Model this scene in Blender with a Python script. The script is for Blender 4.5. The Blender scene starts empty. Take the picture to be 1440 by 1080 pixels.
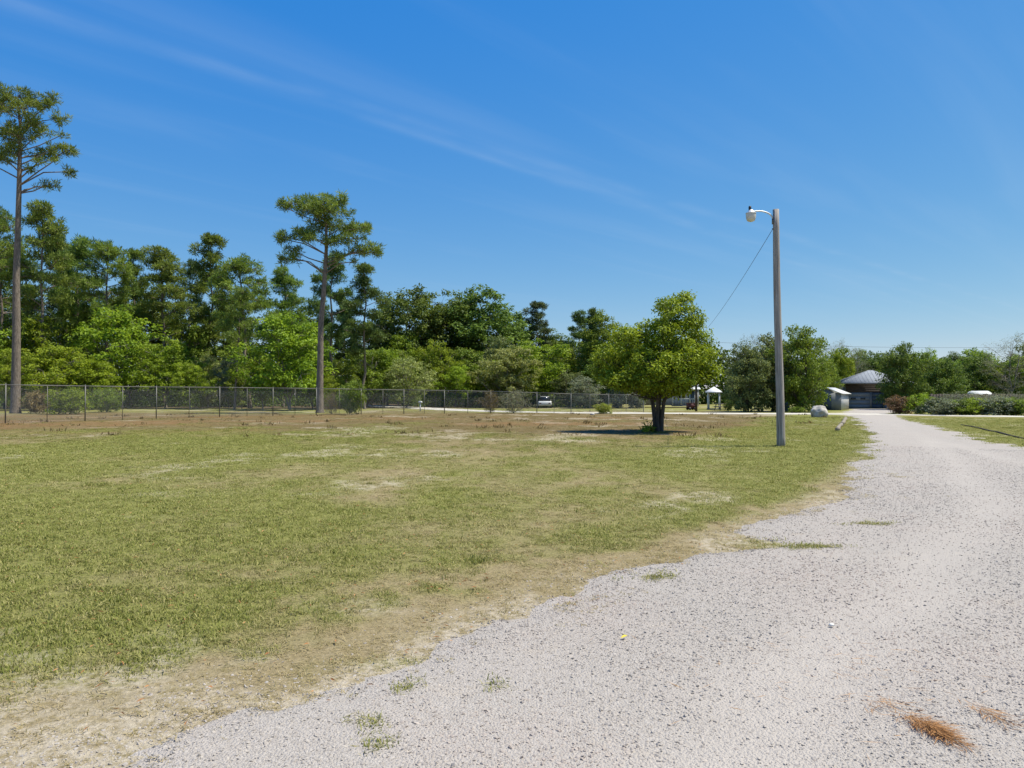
import bpy, math, random
import numpy as np
from mathutils import Vector

random.seed(7)
RAD = math.radians
scene = bpy.context.scene
COL = scene.collection

# ------------------------------------------------------------------ camera
CAM_H = 1.6
F_PX = 1040.0           # focal length in pixels of the 1440 px wide photograph
HOR = 556.0             # horizon row
cam_d = bpy.data.cameras.new('camera')
cam_d.sensor_width = 36.0
cam_d.lens = F_PX / 1440.0 * 36.0
cam_d.clip_start = 0.05
cam_d.clip_end = 6000.0
cam = bpy.data.objects.new('camera', cam_d)
COL.objects.link(cam)
cam.location = (0, 0, CAM_H)
cam.rotation_euler = (RAD(90) + math.atan((HOR - 540.0) / F_PX), 0, 0)
scene.camera = cam

# ------------------------------------------------------------------ light
SUN_EL = RAD(64)
SUN_AZ = RAD(1)       # measured from +X towards +Y: the sun stands to the right
sun_dir = Vector((math.cos(SUN_EL) * math.cos(SUN_AZ), math.cos(SUN_EL) * math.sin(SUN_AZ), math.sin(SUN_EL)))
sun_d = bpy.data.lights.new('sun', 'SUN')
sun_d.energy = 4.9
sun_d.angle = RAD(0.53)
sun_d.color = (1.0, 0.945, 0.80)
sun = bpy.data.objects.new('sun', sun_d)
COL.objects.link(sun)
sun.rotation_euler = sun_dir.to_track_quat('Z', 'Y').to_euler()
sun.location = (60, -20, 80)

world = bpy.data.worlds.new('World')
scene.world = world
world.use_nodes = True
wn = world.node_tree.nodes
wl = world.node_tree.links
wn.clear()
w_out = wn.new('ShaderNodeOutputWorld')
w_bg = wn.new('ShaderNodeBackground')
w_bg.inputs['Strength'].default_value = 0.12
sky = wn.new('ShaderNodeTexSky')
sky.sky_type = 'NISHITA'
sky.sun_disc = False
sky.sun_elevation = SUN_EL
sky.sun_rotation = RAD(90) - SUN_AZ
sky.altitude = 0
sky.air_density = 1.0
sky.dust_density = 0.0
sky.ozone_density = 6.0


def wmath(op, a, b=None, clamp=False):
    n = wn.new('ShaderNodeMath')
    n.operation = op
    n.use_clamp = clamp
    for i, v in enumerate((a, b)):
        if v is None:
            continue
        if isinstance(v, (int, float)):
            n.inputs[i].default_value = v
        else:
            wl.new(v, n.inputs[i])
    return n.outputs[0]


# thin cirrus on a plane far above (direction divided by its height)
w_tc = wn.new('ShaderNodeTexCoord')
w_sep = wn.new('ShaderNodeSeparateXYZ')
wl.new(w_tc.outputs['Generated'], w_sep.inputs[0])
zc = wmath('MAXIMUM', w_sep.outputs['Z'], 0.04)
pu = wmath('DIVIDE', w_sep.outputs['X'], zc)
pv = wmath('DIVIDE', w_sep.outputs['Y'], zc)
w_cmb = wn.new('ShaderNodeCombineXYZ')
wl.new(pu, w_cmb.inputs[0]); wl.new(pv, w_cmb.inputs[1])


def cirrus(rot, scale, loc, nscale, lo, hi, detail=6.0):
    m = wn.new('ShaderNodeMapping')
    m.inputs['Rotation'].default_value = (0, 0, rot)
    m.inputs['Scale'].default_value = scale
    m.inputs['Location'].default_value = loc
    wl.new(w_cmb.outputs[0], m.inputs['Vector'])
    n = wn.new('ShaderNodeTexNoise')
    n.inputs['Scale'].default_value = nscale
    n.inputs['Detail'].default_value = detail
    n.inputs['Roughness'].default_value = 0.6
    n.inputs['Distortion'].default_value = 0.4
    wl.new(m.outputs[0], n.inputs['Vector'])
    r = wn.new('ShaderNodeMapRange')
    r.interpolation_type = 'SMOOTHSTEP'
    r.inputs['From Min'].default_value = lo
    r.inputs['From Max'].default_value = hi
    wl.new(n.outputs['Fac'], r.inputs['Value'])
    return r.outputs[0]


def streak(px0, py0, px1, py1, width, seed):
    """a long thin trail across the cloud plane, through two directions of the sky"""
    def plane(px, py):
        x = (px - 720) / F_PX
        z = (HOR - py) / F_PX
        return x / z, 1.0 / z
    a = plane(px0, py0); b = plane(px1, py1)
    dx, dy = b[0] - a[0], b[1] - a[1]
    L = math.hypot(dx, dy)
    tx, ty = dx / L, dy / L
    # signed distance across and position along
    across = wmath('ADD', wmath('MULTIPLY', wmath('SUBTRACT', pu, a[0]), -ty), wmath('MULTIPLY', wmath('SUBTRACT', pv, a[1]), tx))
    along = wmath('ADD', wmath('MULTIPLY', wmath('SUBTRACT', pu, a[0]), tx), wmath('MULTIPLY', wmath('SUBTRACT', pv, a[1]), ty))
    cb = wn.new('ShaderNodeCombineXYZ')
    wl.new(along, cb.inputs[0]); wl.new(across, cb.inputs[1])
    cb.inputs[2].default_value = seed
    n1 = wn.new('ShaderNodeTexNoise'); n1.inputs['Scale'].default_value = 0.8; n1.inputs['Detail'].default_value = 3
    wl.new(cb.outputs[0], n1.inputs['Vector'])
    ac = wmath('ADD', across, wmath('MULTIPLY', wmath('SUBTRACT', n1.outputs['Fac'], 0.5), width * 4.0))
    g = wmath('POWER', 2.718, wmath('MULTIPLY', wmath('POWER', wmath('ABSOLUTE', wmath('DIVIDE', ac, width)), 2.0), -1.0))
    n2 = wn.new('ShaderNodeTexNoise'); n2.inputs['Scale'].default_value = 2.3; n2.inputs['Detail'].default_value = 5
    wl.new(cb.outputs[0], n2.inputs['Vector'])
    return wmath('MULTIPLY', g, wmath('MULTIPLY', wmath('SUBTRACT', n2.outputs['Fac'], 0.34, True), 3.0))


s1 = streak(90, 22, 800, 262, 0.036, 3.1)
s2 = streak(560, 165, 1000, 300, 0.05, 8.4)
s3 = streak(400, 128, 640, 205, 0.045, 15.2)
VA = math.radians(47)
va = wmath('ADD', wmath('MULTIPLY', pu, math.cos(VA)), wmath('MULTIPLY', pv, math.sin(VA)))
vc = wmath('ADD', wmath('MULTIPLY', pu, -math.sin(VA)), wmath('MULTIPLY', pv, math.cos(VA)))
w_cv = wn.new('ShaderNodeCombineXYZ')
wl.new(wmath('MULTIPLY', va, 0.30), w_cv.inputs[0]); wl.new(wmath('MULTIPLY', vc, 2.4), w_cv.inputs[1]); w_cv.inputs[2].default_value = 4.7
w_nv = wn.new('ShaderNodeTexNoise'); w_nv.inputs['Scale'].default_value = 1.0; w_nv.inputs['Detail'].default_value = 6; w_nv.inputs['Distortion'].default_value = 0.5
wl.new(w_cv.outputs[0], w_nv.inputs['Vector'])
w_rv = wn.new('ShaderNodeMapRange'); w_rv.interpolation_type = 'SMOOTHSTEP'
w_rv.inputs['From Min'].default_value = 0.46; w_rv.inputs['From Max'].default_value = 0.78
wl.new(w_nv.outputs['Fac'], w_rv.inputs['Value'])
w_rz = wn.new('ShaderNodeMapRange'); w_rz.inputs['From Min'].default_value = 0.04; w_rz.inputs['From Max'].default_value = 0.22
wl.new(w_sep.outputs['Z'], w_rz.inputs['Value'])
veil = wmath('MULTIPLY', w_rv.outputs[0], w_rz.outputs[0])
cl = wmath('ADD', wmath('MULTIPLY', s1, 0.055), wmath('MULTIPLY', s2, 0.085))
cl = wmath('ADD', cl, wmath('MULTIPLY', s3, 0.06))
cl = wmath('ADD', cl, wmath('MULTIPLY', veil, 0.085), True)
w_mix = wn.new('ShaderNodeMix'); w_mix.data_type = 'RGBA'
wl.new(cl, w_mix.inputs[0])
# the camera's rendering of a clear sky: deeper red channel, compressed blue
w_sc = wn.new('ShaderNodeSeparateColor'); wl.new(sky.outputs[0], w_sc.inputs[0])
w_cc = wn.new('ShaderNodeCombineColor')
wl.new(wmath('MAXIMUM', wmath('MULTIPLY', wmath('SUBTRACT', w_sc.outputs[0], 0.68), 0.732), 0.05), w_cc.inputs[0])
wl.new(wmath('MULTIPLY', wmath('POWER', w_sc.outputs[1], 0.8), 0.90), w_cc.inputs[1])
wl.new(wmath('MULTIPLY', wmath('POWER', w_sc.outputs[2], 0.17), 3.36), w_cc.inputs[2])
wl.new(w_cc.outputs[0], w_mix.inputs[6])
w_mix.inputs[7].default_value = (3.6, 4.4, 5.3, 1)
wl.new(w_mix.outputs[2], w_bg.inputs['Color'])
wl.new(w_bg.outputs[0], w_out.inputs['Surface'])

scene.view_settings.view_transform = 'Standard'
scene.view_settings.look = 'None'
scene.view_settings.exposure = 0.45
scene.view_settings.gamma = 1.0
scene.view_settings.use_curve_mapping = False
scene.render.engine = 'CYCLES'
cy = scene.cycles
cy.max_bounces = 7
cy.diffuse_bounces = 3
cy.glossy_bounces = 2
cy.transmission_bounces = 5
cy.transparent_max_bounces = 6
cy.caustics_reflective = False
cy.caustics_refractive = False


# ------------------------------------------------------------------ numeric helpers
def vnoise(x, y, seed=0.0):
    x = np.asarray(x, dtype=np.float64); y = np.asarray(y, dtype=np.float64)
    xi = np.floor(x); yi = np.floor(y)
    fx = x - xi; fy = y - yi
    fx = fx * fx * (3 - 2 * fx); fy = fy * fy * (3 - 2 * fy)

    def h(a, b):
        v = np.sin(a * 127.1 + b * 311.7 + seed * 74.7) * 43758.5453
        return v - np.floor(v)
    return (h(xi, yi) * (1 - fx) + h(xi + 1, yi) * fx) * (1 - fy) + (h(xi, yi + 1) * (1 - fx) + h(xi + 1, yi + 1) * fx) * fy


def fbm(x, y, seed=0.0, octaves=4, gain=0.5):
    s = 0.0; a = 1.0; t = 0.0; f = 1.0
    for o in range(octaves):
        s = s + a * vnoise(x * f + o * 17.3, y * f - o * 9.1, seed + o * 3.7)
        t += a
        a *= gain; f *= 2.03
    return s / t


def sstep(a, b, x):
    t = np.clip((x - a) / (b - a), 0, 1)
    return t * t * (3 - 2 * t)


def poly_sdf(px, py, poly):
    """signed distance to a closed polygon, positive inside"""
    px = np.asarray(px, float); py = np.asarray(py, float)
    d = np.full(px.shape, 1e18)
    inside = np.zeros(px.shape, bool)
    n = len(poly)
    for i in range(n):
        ax, ay = poly[i]; bx, by = poly[(i + 1) % n]
        ex, ey = bx - ax, by - ay
        wx, wy = px - ax, py - ay
        t = np.clip((wx * ex + wy * ey) / (ex * ex + ey * ey + 1e-12), 0, 1)
        dx = wx - ex * t; dy = wy - ey * t
        d = np.minimum(d, dx * dx + dy * dy)
        c = ((ay <= py) & (by > py)) | ((by <= py) & (ay > py))
        xc = ax + (py - ay) / (by - ay + 1e-12) * ex
        inside ^= c & (px < xc)
    d = np.sqrt(d)
    return np.where(inside, d, -d)


def at(px, D):
    return ((px - 720.0) / F_PX * D, D)


def depth_of(py):
    return CAM_H * F_PX / (py - HOR)


def gz(x, y):
    """height of the land"""
    x = np.asarray(x, float); y = np.asarray(y, float)
    r = np.hypot(x, y)
    a = 0.045 * (fbm(x * 0.22, y * 0.22, 4.0, 3) - 0.5) * sstep(1.0, 6.0, r)
    b = 0.10 * (fbm(x * 0.05, y * 0.05, 9.0, 3) - 0.5) * sstep(8.0, 30.0, r)
    return a + b


def g1(x, y):
    return float(gz(np.array([x]), np.array([y]))[0])


# ------------------------------------------------------------------ object helpers
def new_mesh(name, verts, faces_flat, counts, smooth=False):
    """faces_flat: vertex indices, counts: loop totals"""
    me = bpy.data.meshes.new(name)
    verts = np.asarray(verts, np.float32)
    faces_flat = np.asarray(faces_flat, np.int32)
    counts = np.asarray(counts, np.int32)
    me.vertices.add(len(verts))
    me.vertices.foreach_set('co', verts.ravel())
    me.loops.add(len(faces_flat))
    me.loops.foreach_set('vertex_index', faces_flat)
    me.polygons.add(len(counts))
    starts = np.concatenate(([0], np.cumsum(counts)[:-1])).astype(np.int32)
    me.polygons.foreach_set('loop_start', starts)
    me.polygons.foreach_set('loop_total', counts)
    if smooth:
        me.polygons.foreach_set('use_smooth', np.ones(len(counts), bool))
    me.update(calc_edges=True)
    me.validate()
    return me


def add_attr(me, name, data):
    a = me.attributes.new(name, 'FLOAT', 'POINT')
    a.data.foreach_set('value', np.asarray(data, np.float32))


def obj(name, me, mat=None, parent=None):
    o = bpy.data.objects.new(name, me)
    COL.objects.link(o)
    if mat is not None and me is not None:
        if len(me.materials) == 0:
            me.materials.append(mat)
        else:
            o.material_slots[0].link = 'OBJECT'
            o.material_slots[0].material = mat
    if parent is not None:
        o.parent = parent
    return o


def tag(o, label=None, cat=None, group=None, kind=None):
    if label: o['label'] = label
    if cat: o['category'] = cat
    if group: o['group'] = group
    if kind: o['kind'] = kind
    return o


def empty(name, loc, rz=0.0, label=None, cat=None, group=None):
    o = bpy.data.objects.new(name, None)
    COL.objects.link(o)
    o.empty_display_size = 0.3
    o.location = loc
    o.rotation_euler = (0, 0, rz)
    return tag(o, label, cat, group)


class MB:
    """collects boxes, tubes and polygons for ONE mesh"""
    def __init__(self):
        self.v = []; self.f = []; self.c = []; self.n = 0

    def add(self, verts, faces):
        for p in verts: self.v.append(tuple(p))
        for f in faces:
            self.f.extend([i + self.n for i in f]); self.c.append(len(f))
        self.n += len(verts)
        return self

    def box(self, x0, x1, y0, y1, z0, z1):
        return self.add([(x0, y0, z0), (x1, y0, z0), (x1, y1, z0), (x0, y1, z0), (x0, y0, z1), (x1, y0, z1), (x1, y1, z1), (x0, y1, z1)],
                        [(0, 3, 2, 1), (4, 5, 6, 7), (0, 1, 5, 4), (1, 2, 6, 5), (2, 3, 7, 6), (3, 0, 4, 7)])

    def bar(self, a, b, w, h=None):
        h = h or w
        a = Vector(a); b = Vector(b)
        d = (b - a).normalized()
        up = Vector((0, 0, 1)) if abs(d.z) < 0.95 else Vector((1, 0, 0))
        s = d.cross(up).normalized(); u = s.cross(d)
        vs = []
        for p in (a, b):
            for i, j in ((-1, -1), (1, -1), (1, 1), (-1, 1)):
                vs.append(p + s * (i * w / 2) + u * (j * h / 2))
        return self.add(vs, [(3, 2, 1, 0), (4, 5, 6, 7), (0, 1, 5, 4), (1, 2, 6, 5), (2, 3, 7, 6), (3, 0, 4, 7)])

    def tube(self, pts, rad, sides=8, cap=True):
        pts = [Vector(p) for p in pts]
        if not hasattr(rad, '__len__'): rad = [rad] * len(pts)
        vs = []; fs = []
        prev = None
        for i, p in enumerate(pts):
            d = (pts[min(i + 1, len(pts) - 1)] - pts[max(i - 1, 0)]).normalized()
            if prev is None:
                s = d.orthogonal().normalized()
            else:
                s = (prev - d * prev.dot(d))
                s = s.normalized() if s.length > 1e-6 else d.orthogonal().normalized()
            prev = s
            t = d.cross(s)
            for k in range(sides):
                a = 2 * math.pi * k / sides
                vs.append(p + (s * math.cos(a) + t * math.sin(a)) * rad[i])
        for i in range(len(pts) - 1):
            for k in range(sides):
                k2 = (k + 1) % sides
                fs.append((i * sides + k, i * sides + k2, (i + 1) * sides + k2, (i + 1) * sides + k))
        if cap:
            fs.append(tuple(range(sides))[::-1])
            fs.append(tuple((len(pts) - 1) * sides + k for k in range(sides)))
        return self.add(vs, fs)

    def lathe(self, prof, sides=20, centre=(0, 0, 0)):
        vs = []; fs = []
        for r, z in prof:
            for k in range(sides):
                a = 2 * math.pi * k / sides
                vs.append((centre[0] + r * math.cos(a), centre[1] + r * math.sin(a), centre[2] + z))
        for i in range(len(prof) - 1):
            for k in range(sides):
                k2 = (k + 1) % sides
                fs.append((i * sides + k, i * sides + k2, (i + 1) * sides + k2, (i + 1) * sides + k))
        return self.add(vs, fs)

    def build(self, name, mat, parent=None, smooth=False):
        me = new_mesh(name, self.v, self.f, self.c, smooth)
        return obj(name, me, mat, parent)


# ------------------------------------------------------------------ materials
def new_mat(name):
    m = bpy.data.materials.new(name)
    m.use_nodes = True
    nt = m.node_tree
    b = nt.nodes.get('Principled BSDF')
    return m, nt, b


def n_noise(nt, scale, detail=4, vec=None, rough=0.55, dist=0.0):
    n = nt.nodes.new('ShaderNodeTexNoise')
    n.inputs['Scale'].default_value = scale
    n.inputs['Detail'].default_value = detail
    n.inputs['Roughness'].default_value = rough
    n.inputs['Distortion'].default_value = dist
    if vec is not None: nt.links.new(vec, n.inputs['Vector'])
    return n


def n_map(nt, val, a, b, c=0.0, d=1.0):
    n = nt.nodes.new('ShaderNodeMapRange')
    for k, v in (('From Min', a), ('From Max', b), ('To Min', c), ('To Max', d)):
        n.inputs[k].default_value = v
    nt.links.new(val, n.inputs['Value'])
    return n.outputs[0]


def n_mix(nt, fac, a, b, blend='MIX'):
    n = nt.nodes.new('ShaderNodeMix'); n.data_type = 'RGBA'; n.blend_type = blend
    for i, v in ((0, fac), (6, a), (7, b)):
        if isinstance(v, (int, float)): n.inputs[i].default_value = v
        elif isinstance(v, tuple): n.inputs[i].default_value = (*v[:3], 1)
        else: nt.links.new(v, n.inputs[i])
    return n.outputs[2]


def n_math(nt, op, a, b=None, clamp=False):
    n = nt.nodes.new('ShaderNodeMath'); n.operation = op; n.use_clamp = clamp
    for i, v in enumerate((a, b)):
        if v is None: continue
        if isinstance(v, (int, float)): n.inputs[i].default_value = v
        else: nt.links.new(v, n.inputs[i])
    return n.outputs[0]


def n_attr(nt, name, typ='GEOMETRY'):
    n = nt.nodes.new('ShaderNodeAttribute'); n.attribute_name = name; n.attribute_type = typ
    return n.outputs['Fac']


def n_bump(nt, b, height, strength=0.5, dist=0.02):
    n = nt.nodes.new('ShaderNodeBump')
    n.inputs['Strength'].default_value = strength
    n.inputs['Distance'].default_value = dist
    nt.links.new(height, n.inputs['Height'])
    nt.links.new(n.outputs[0], b.inputs['Normal'])


def n_pos(nt):
    return nt.nodes.new('ShaderNodeNewGeometry').outputs['Position']


def n_obj(nt):
    return nt.nodes.new('ShaderNodeTexCoord').outputs['Object']


def simple(name, col, rough=0.7, var=0.25, scale=6.0, metal=0.0, bump=0.15):
    m, nt, b = new_mat(name)
    v = n_obj(nt)
    n = n_noise(nt, scale, 6, v, 0.65)
    lo = tuple(c * (1 - var) for c in col); hi = tuple(min(1, c * (1 + var)) for c in col)
    nt.links.new(n_mix(nt, n_map(nt, n.outputs['Fac'], 0.3, 0.7), lo, hi), b.inputs['Base Color'])
    b.inputs['Roughness'].default_value = rough
    b.inputs['Metallic'].default_value = metal
    if bump:
        n2 = n_noise(nt, scale * 6, 4, v)
        n_bump(nt, b, n2.outputs['Fac'], bump, 0.01)
    return m


def leaf_mat(name, dark, light, trans=0.32, rough=0.5, objvar=0.3):
    m, nt, b = new_mat(name)
    t = n_attr(nt, 'tint')
    info = nt.nodes.new('ShaderNodeObjectInfo')
    base = n_mix(nt, t, dark, light)
    hs = nt.nodes.new('ShaderNodeHueSaturation')
    nt.links.new(base, hs.inputs['Color'])
    nt.links.new(n_map(nt, info.outputs['Random'], 0, 1, 0.488, 0.512), hs.inputs['Hue'])
    nt.links.new(n_map(nt, info.outputs['Random'], 0, 1, 1 - objvar * 0.5, 1 + objvar * 0.5), hs.inputs['Value'])
    nt.links.new(hs.outputs[0], b.inputs['Base Color'])
    b.inputs['Roughness'].default_value = rough
    b.inputs['Specular IOR Level'].default_value = 0.15
    tr = nt.nodes.new('ShaderNodeBsdfTranslucent')
    tc = n_mix(nt, 0.5, hs.outputs[0], (1.0, 0.95, 0.25), 'MULTIPLY')
    br = nt.nodes.new('ShaderNodeHueSaturation')
    br.inputs['Value'].default_value = 1.5
    nt.links.new(tc, br.inputs['Color'])
    nt.links.new(br.outputs[0], tr.inputs['Color'])
    ms = nt.nodes.new('ShaderNodeMixShader')
    ms.inputs[0].default_value = trans
    out = nt.nodes.get('Material Output')
    nt.links.new(b.outputs[0], ms.inputs[1]); nt.links.new(tr.outputs[0], ms.inputs[2])
    nt.links.new(ms.outputs[0], out.inputs['Surface'])
    return m


M = {}
M['pine'] = leaf_mat('pine_needles', (0.052, 0.098, 0.020), (0.285, 0.360, 0.068), 0.28)
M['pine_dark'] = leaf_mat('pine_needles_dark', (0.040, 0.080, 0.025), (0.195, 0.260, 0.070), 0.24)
M['pine_far'] = leaf_mat('pine_needles_far', (0.050, 0.080, 0.036), (0.180, 0.215, 0.090), 0.22)
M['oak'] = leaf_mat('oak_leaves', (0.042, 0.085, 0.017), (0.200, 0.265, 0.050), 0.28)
M['spring'] = leaf_mat('spring_leaves', (0.085, 0.145, 0.012), (0.310, 0.395, 0.040), 0.38)
M['olive'] = leaf_mat('olive_leaves', (0.080, 0.135, 0.016), (0.265, 0.335, 0.048), 0.32)
M['yellow'] = leaf_mat('yellow_green_leaves', (0.115, 0.180, 0.014), (0.360, 0.455, 0.046), 0.38)
M['pale'] = leaf_mat('pale_leaves', (0.150, 0.180, 0.045), (0.370, 0.390, 0.140), 0.3)
M['grey'] = leaf_mat('grey_leaves', (0.120, 0.145, 0.085), (0.290, 0.310, 0.200), 0.2)
M['bare'] = leaf_mat('budding_twigs', (0.18, 0.188, 0.112), (0.405, 0.42, 0.255), 0.2)
M['magnolia'] = leaf_mat('glossy_leaves', (0.075, 0.118, 0.009), (0.380, 0.440, 0.038), 0.28, 0.45, 0.0)
M['myrtle'] = leaf_mat('myrtle_leaves', (0.080, 0.115, 0.036), (0.255, 0.290, 0.105), 0.28)
M['red'] = leaf_mat('red_new_leaves', (0.09, 0.085, 0.045), (0.27, 0.145, 0.085), 0.3)
M['brown'] = leaf_mat('brown_leaves', (0.12, 0.09, 0.038), (0.3, 0.225, 0.105), 0.2)
M['weed'] = leaf_mat('weed_leaves', (0.165, 0.225, 0.03), (0.39, 0.45, 0.075), 0.36)


M['straw'] = leaf_mat('pine_straw', (0.20, 0.085, 0.03), (0.50, 0.26, 0.11), 0.1, 0.7, 0.0)


def bark_mat(name, a, b_):
    m, nt, b = new_mat(name)
    v = n_obj(nt)
    mp = nt.nodes.new('ShaderNodeMapping'); mp.inputs['Scale'].default_value = (5, 5, 1.1)
    nt.links.new(v, mp.inputs[0])
    n = n_noise(nt, 2.2, 8, mp.outputs[0], 0.7, 0.5)
    nt.links.new(n_mix(nt, n_map(nt, n.outputs['Fac'], 0.32, 0.68), a, b_), b.inputs['Base Color'])
    b.inputs['Roughness'].default_value = 0.9
    n_bump(nt, b, n.outputs['Fac'], 0.8, 0.05)
    return m


M['bark_pine'] = bark_mat('pine_bark', (0.065, 0.052, 0.038), (0.28, 0.225, 0.175))
M['bark_grey'] = bark_mat('grey_bark', (0.08, 0.07, 0.055), (0.26, 0.23, 0.19))
M['bark_dark'] = bark_mat('dark_bark', (0.030, 0.024, 0.018), (0.11, 0.09, 0.07))

# ------------------------------------------------------------------ land: masks shared by ground, tufts and stones
E = [(200, 1080), (330, 1000), (480, 965), (570, 935), (640, 890), (740, 860), (850, 815), (960, 790), (1005, 764), (1100, 730),
     (1185, 690), (1208, 660), (1222, 630), (1222, 612), (1211, 597), (1196, 586), (1184, 582)]
left_edge = [at(px, depth_of(py)) for px, py in E]
Rr = [(1245, 581), (1256, 584), (1281, 592), (1330, 604.5), (1380, 616.5), (1440, 628)]
right_edge = [at(px, depth_of(py)) for px, py in Rr]
DRIVE = [(-9, -14), (-5.5, -6), (-3.2, 0), (-2.2, 2.0)] + left_edge + [(31.5, 70), (36.5, 79), (39.5, 86.5), (45.5, 86), (41.5, 76)] + right_edge + \
        [(14.2, 18), (12.6, 12), (12, 5), (12.5, -4), (16, -14)]
LANE = [(60, 44), (48, 50.5), (38.4, 56.5), (28.3, 63.5), (14, 66.5), (4, 70), (-4, 78), (-11, 92), (-19, 108), (-30, 128), (-46, 160)]


def road_mask(x, y):
    """> 0 on the gravel; metres with a ragged edge"""
    d = poly_sdf(x, y, DRIVE)
    r = np.hypot(x, y)
    k = np.clip(r / 9.0, 0.45, 2.2)
    d = d + k * 0.85 * (fbm(x * 0.75, y * 0.75, 21.0, 5, 0.6) - 0.5) + 0.55 * (fbm(x * 3.1, y * 3.1, 5.0, 5, 0.62) - 0.5)
    # grass tongues reaching into the drive at the bend
    for (tx, ty, ax, ay, amp) in ((2.45, 7.95, .55, .26, 1.0), (4.0, 7.75, .35, .12, .55), (7.2, 11.6, 1.1, .25, 1.0), (4.7, 9.4, .35, .12, .8), (7.9, 14.4, 1.0, .3, .9)):
        d = d - amp * np.exp(-((x - tx) / ax) ** 2 - ((y - ty) / ay) ** 2)
    d = d - 0.07 * (1 - sstep(5, 7, y))
    soft = (1 - sstep(3.4, 4.4, y)) * sstep(-4, -1.5, x) * (1 - sstep(-0.9, 0.2, x))
    d = d + soft * 0.9 * (fbm(x * 2.2 + 3, y * 2.2, 24.0, 5, 0.65) - 0.52)
    return d


def masks(x, y):
    """green, sand, red (0..1) for every ground point"""
    rd = poly_sdf(x, y, DRIVE)          # negative off the drive
    off = -rd
    big = fbm(x * 0.16, y * 0.11, 31.0, 4, 0.55)
    mid = fbm(x * 0.9, y * 0.6, 37.0, 4, 0.6)
    fine = fbm(x * 3.2, y * 2.6, 41.0, 3)
    n = 0.5 * big + 0.33 * mid + 0.17 * fine
    nearw = 1 - sstep(9, 15, y)
    base = 0.0 + 0.44 * (sstep(0.0 - 0.1 * sstep(5.5, 8, y), 2.1 - 1.3 * sstep(5.5, 8, y), off + 1.7 * (mid - 0.5) + 0.8 * (fine - 0.5)) * nearw + (1 - nearw)) * sstep(2.6, 4.6, y) - 0.34 * sstep(18, 48, y)
    base = base + 0.30 * sstep(5, 9, x) * sstep(9, 14, y) * (1 - sstep(24, 31, y)) * (1 - sstep(4.5, 9, off))
    base = base + 0.40 * sstep(17.5, 21, x - (y - 23) * 0.42) * sstep(0.2, 2.0, off) * sstep(18, 24, y)   # far side of the drive
    base = base + 0.30 * sstep(60, 72, y)
    base = base + 0.46 * (1 - sstep(2.5, 7.5, off)) * sstep(16, 22, y) * sstep(2, 8, x)
    g = sstep(0.44, 0.80, n + base - 0.20)
    edge = sstep(0.05, 0.75 + 0.25 * mid, off + 0.5 * (mid - 0.5))
    g = g * (1 - (1 - edge) * 0.75 * (1 - sstep(14, 22, y)))
    # tongues of greener grass along the bend
    g = np.maximum(g, 0.9 * np.exp(-((x - 3.05) / .6) ** 2 - ((y - 8.05) / .3) ** 2))
    g = np.maximum(g, 0.8 * np.exp(-((x + 0.62) / .35) ** 2 - ((y - 4.45) / .10) ** 2))
    g = np.maximum(g, 0.55 * np.exp(-((x - 7.2) / 1.2) ** 2 - ((y - 11.6) / .4) ** 2))
    # pale sand: worn corner by the camera and scattered scrapes
    sand = 0.9 * sstep(0.15, 1.15, 1.25 - (y - 2.7) * 0.55 - (x + 1.0) * 0.06 + 1.3 * (mid - 0.5) + 1.1 * (fine - 0.5)) * (1 - sstep(-0.2, 0.4, x))
    sp = fbm(x * 0.42 + 7, y * 0.30 - 3, 53.0, 4, 0.6)
    sand = np.maximum(sand, 0.7 * sstep(0.62, 0.74, sp + 0.30 * (fine - 0.5)) * sstep(5, 9, y))
    for (sx, sy, ax, ay, amp) in ((-5.6, 12.0, .9, .35, .7), (-6.7, 14.2, 1.1, .3, .7), (-4.9, 9.6, .5, .2, .6), (-1.02, 5.55, .30, .10, .75), (-1.1, 5.75, .4, .16, .45),
                                  (-4.6, 8.2, .45, .15, .4), (-5.5, 30, 3, .5, .8), (-2, 31.5, 3.5, .35, .7), (-13, 41, 3, .5, .8), (-17.5, 46.5, 2.5, .7, .8), (-20, 37, 3, .5, .6)):
        sand = np.maximum(sand, amp * np.exp(-((x - sx) / ax) ** 2 - ((y - sy) / ay) ** 2) * sstep(.45, .75, mid + 0.5 * (fine - .3)) * .8)
    sand = np.maximum(sand, 0.85 * (1 - sstep(0.0, 0.65, off)) * sstep(0.40, 0.62, 0.6 * fine + 0.4 * mid))
    # rust coloured bare soil in the far part of the field
    rn = fbm(x * 0.13, y * 0.22, 61.0, 4, 0.6)
    red = 0.85 * sstep(0.41, 0.62, rn + 0.12 * (fine - 0.5)) * sstep(27, 36, y) * (1 - sstep(52, 62, y)) * (1 - 0.55 * sstep(4, 12, x))
    red = np.maximum(red, 1.0 * np.exp(-((x + 22.5) / 8) ** 2 - ((y - 39.5) / 2.2) ** 2) * sstep(.28, .5, mid))
    red = np.maximum(red, 0.9 * np.exp(-((x + 15.5) / 3.0) ** 2 - ((y - 55) / 4) ** 2) * sstep(.35, .6, mid))
    red = np.maximum(red, 0.8 * np.exp(-((x - 33) / 3.0) ** 2 - ((y - 42) / 6) ** 2) * sstep(.35, .6, mid))
    red = np.maximum(red, 0.55 * np.exp(-((x - 7.5) / 3.5) ** 2 - ((y - 29) / 3.0) ** 2) * sstep(.35, .6, mid))
    brown = sstep(15, 36, y + 14 * (mid - 0.5)) * (0.95 + 0.5 * (mid - 0.5)) * (1 - 0.4 * sstep(84, 100, y))
    under = 0.95 * np.exp(-((x - 5.2) / 2.7) ** 4 - ((y - 32.1) / 1.5) ** 2) * sstep(.15, .45, mid + .2 * fine)  # lone tree's cast shadow painted in together with the litter beneath it
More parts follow.
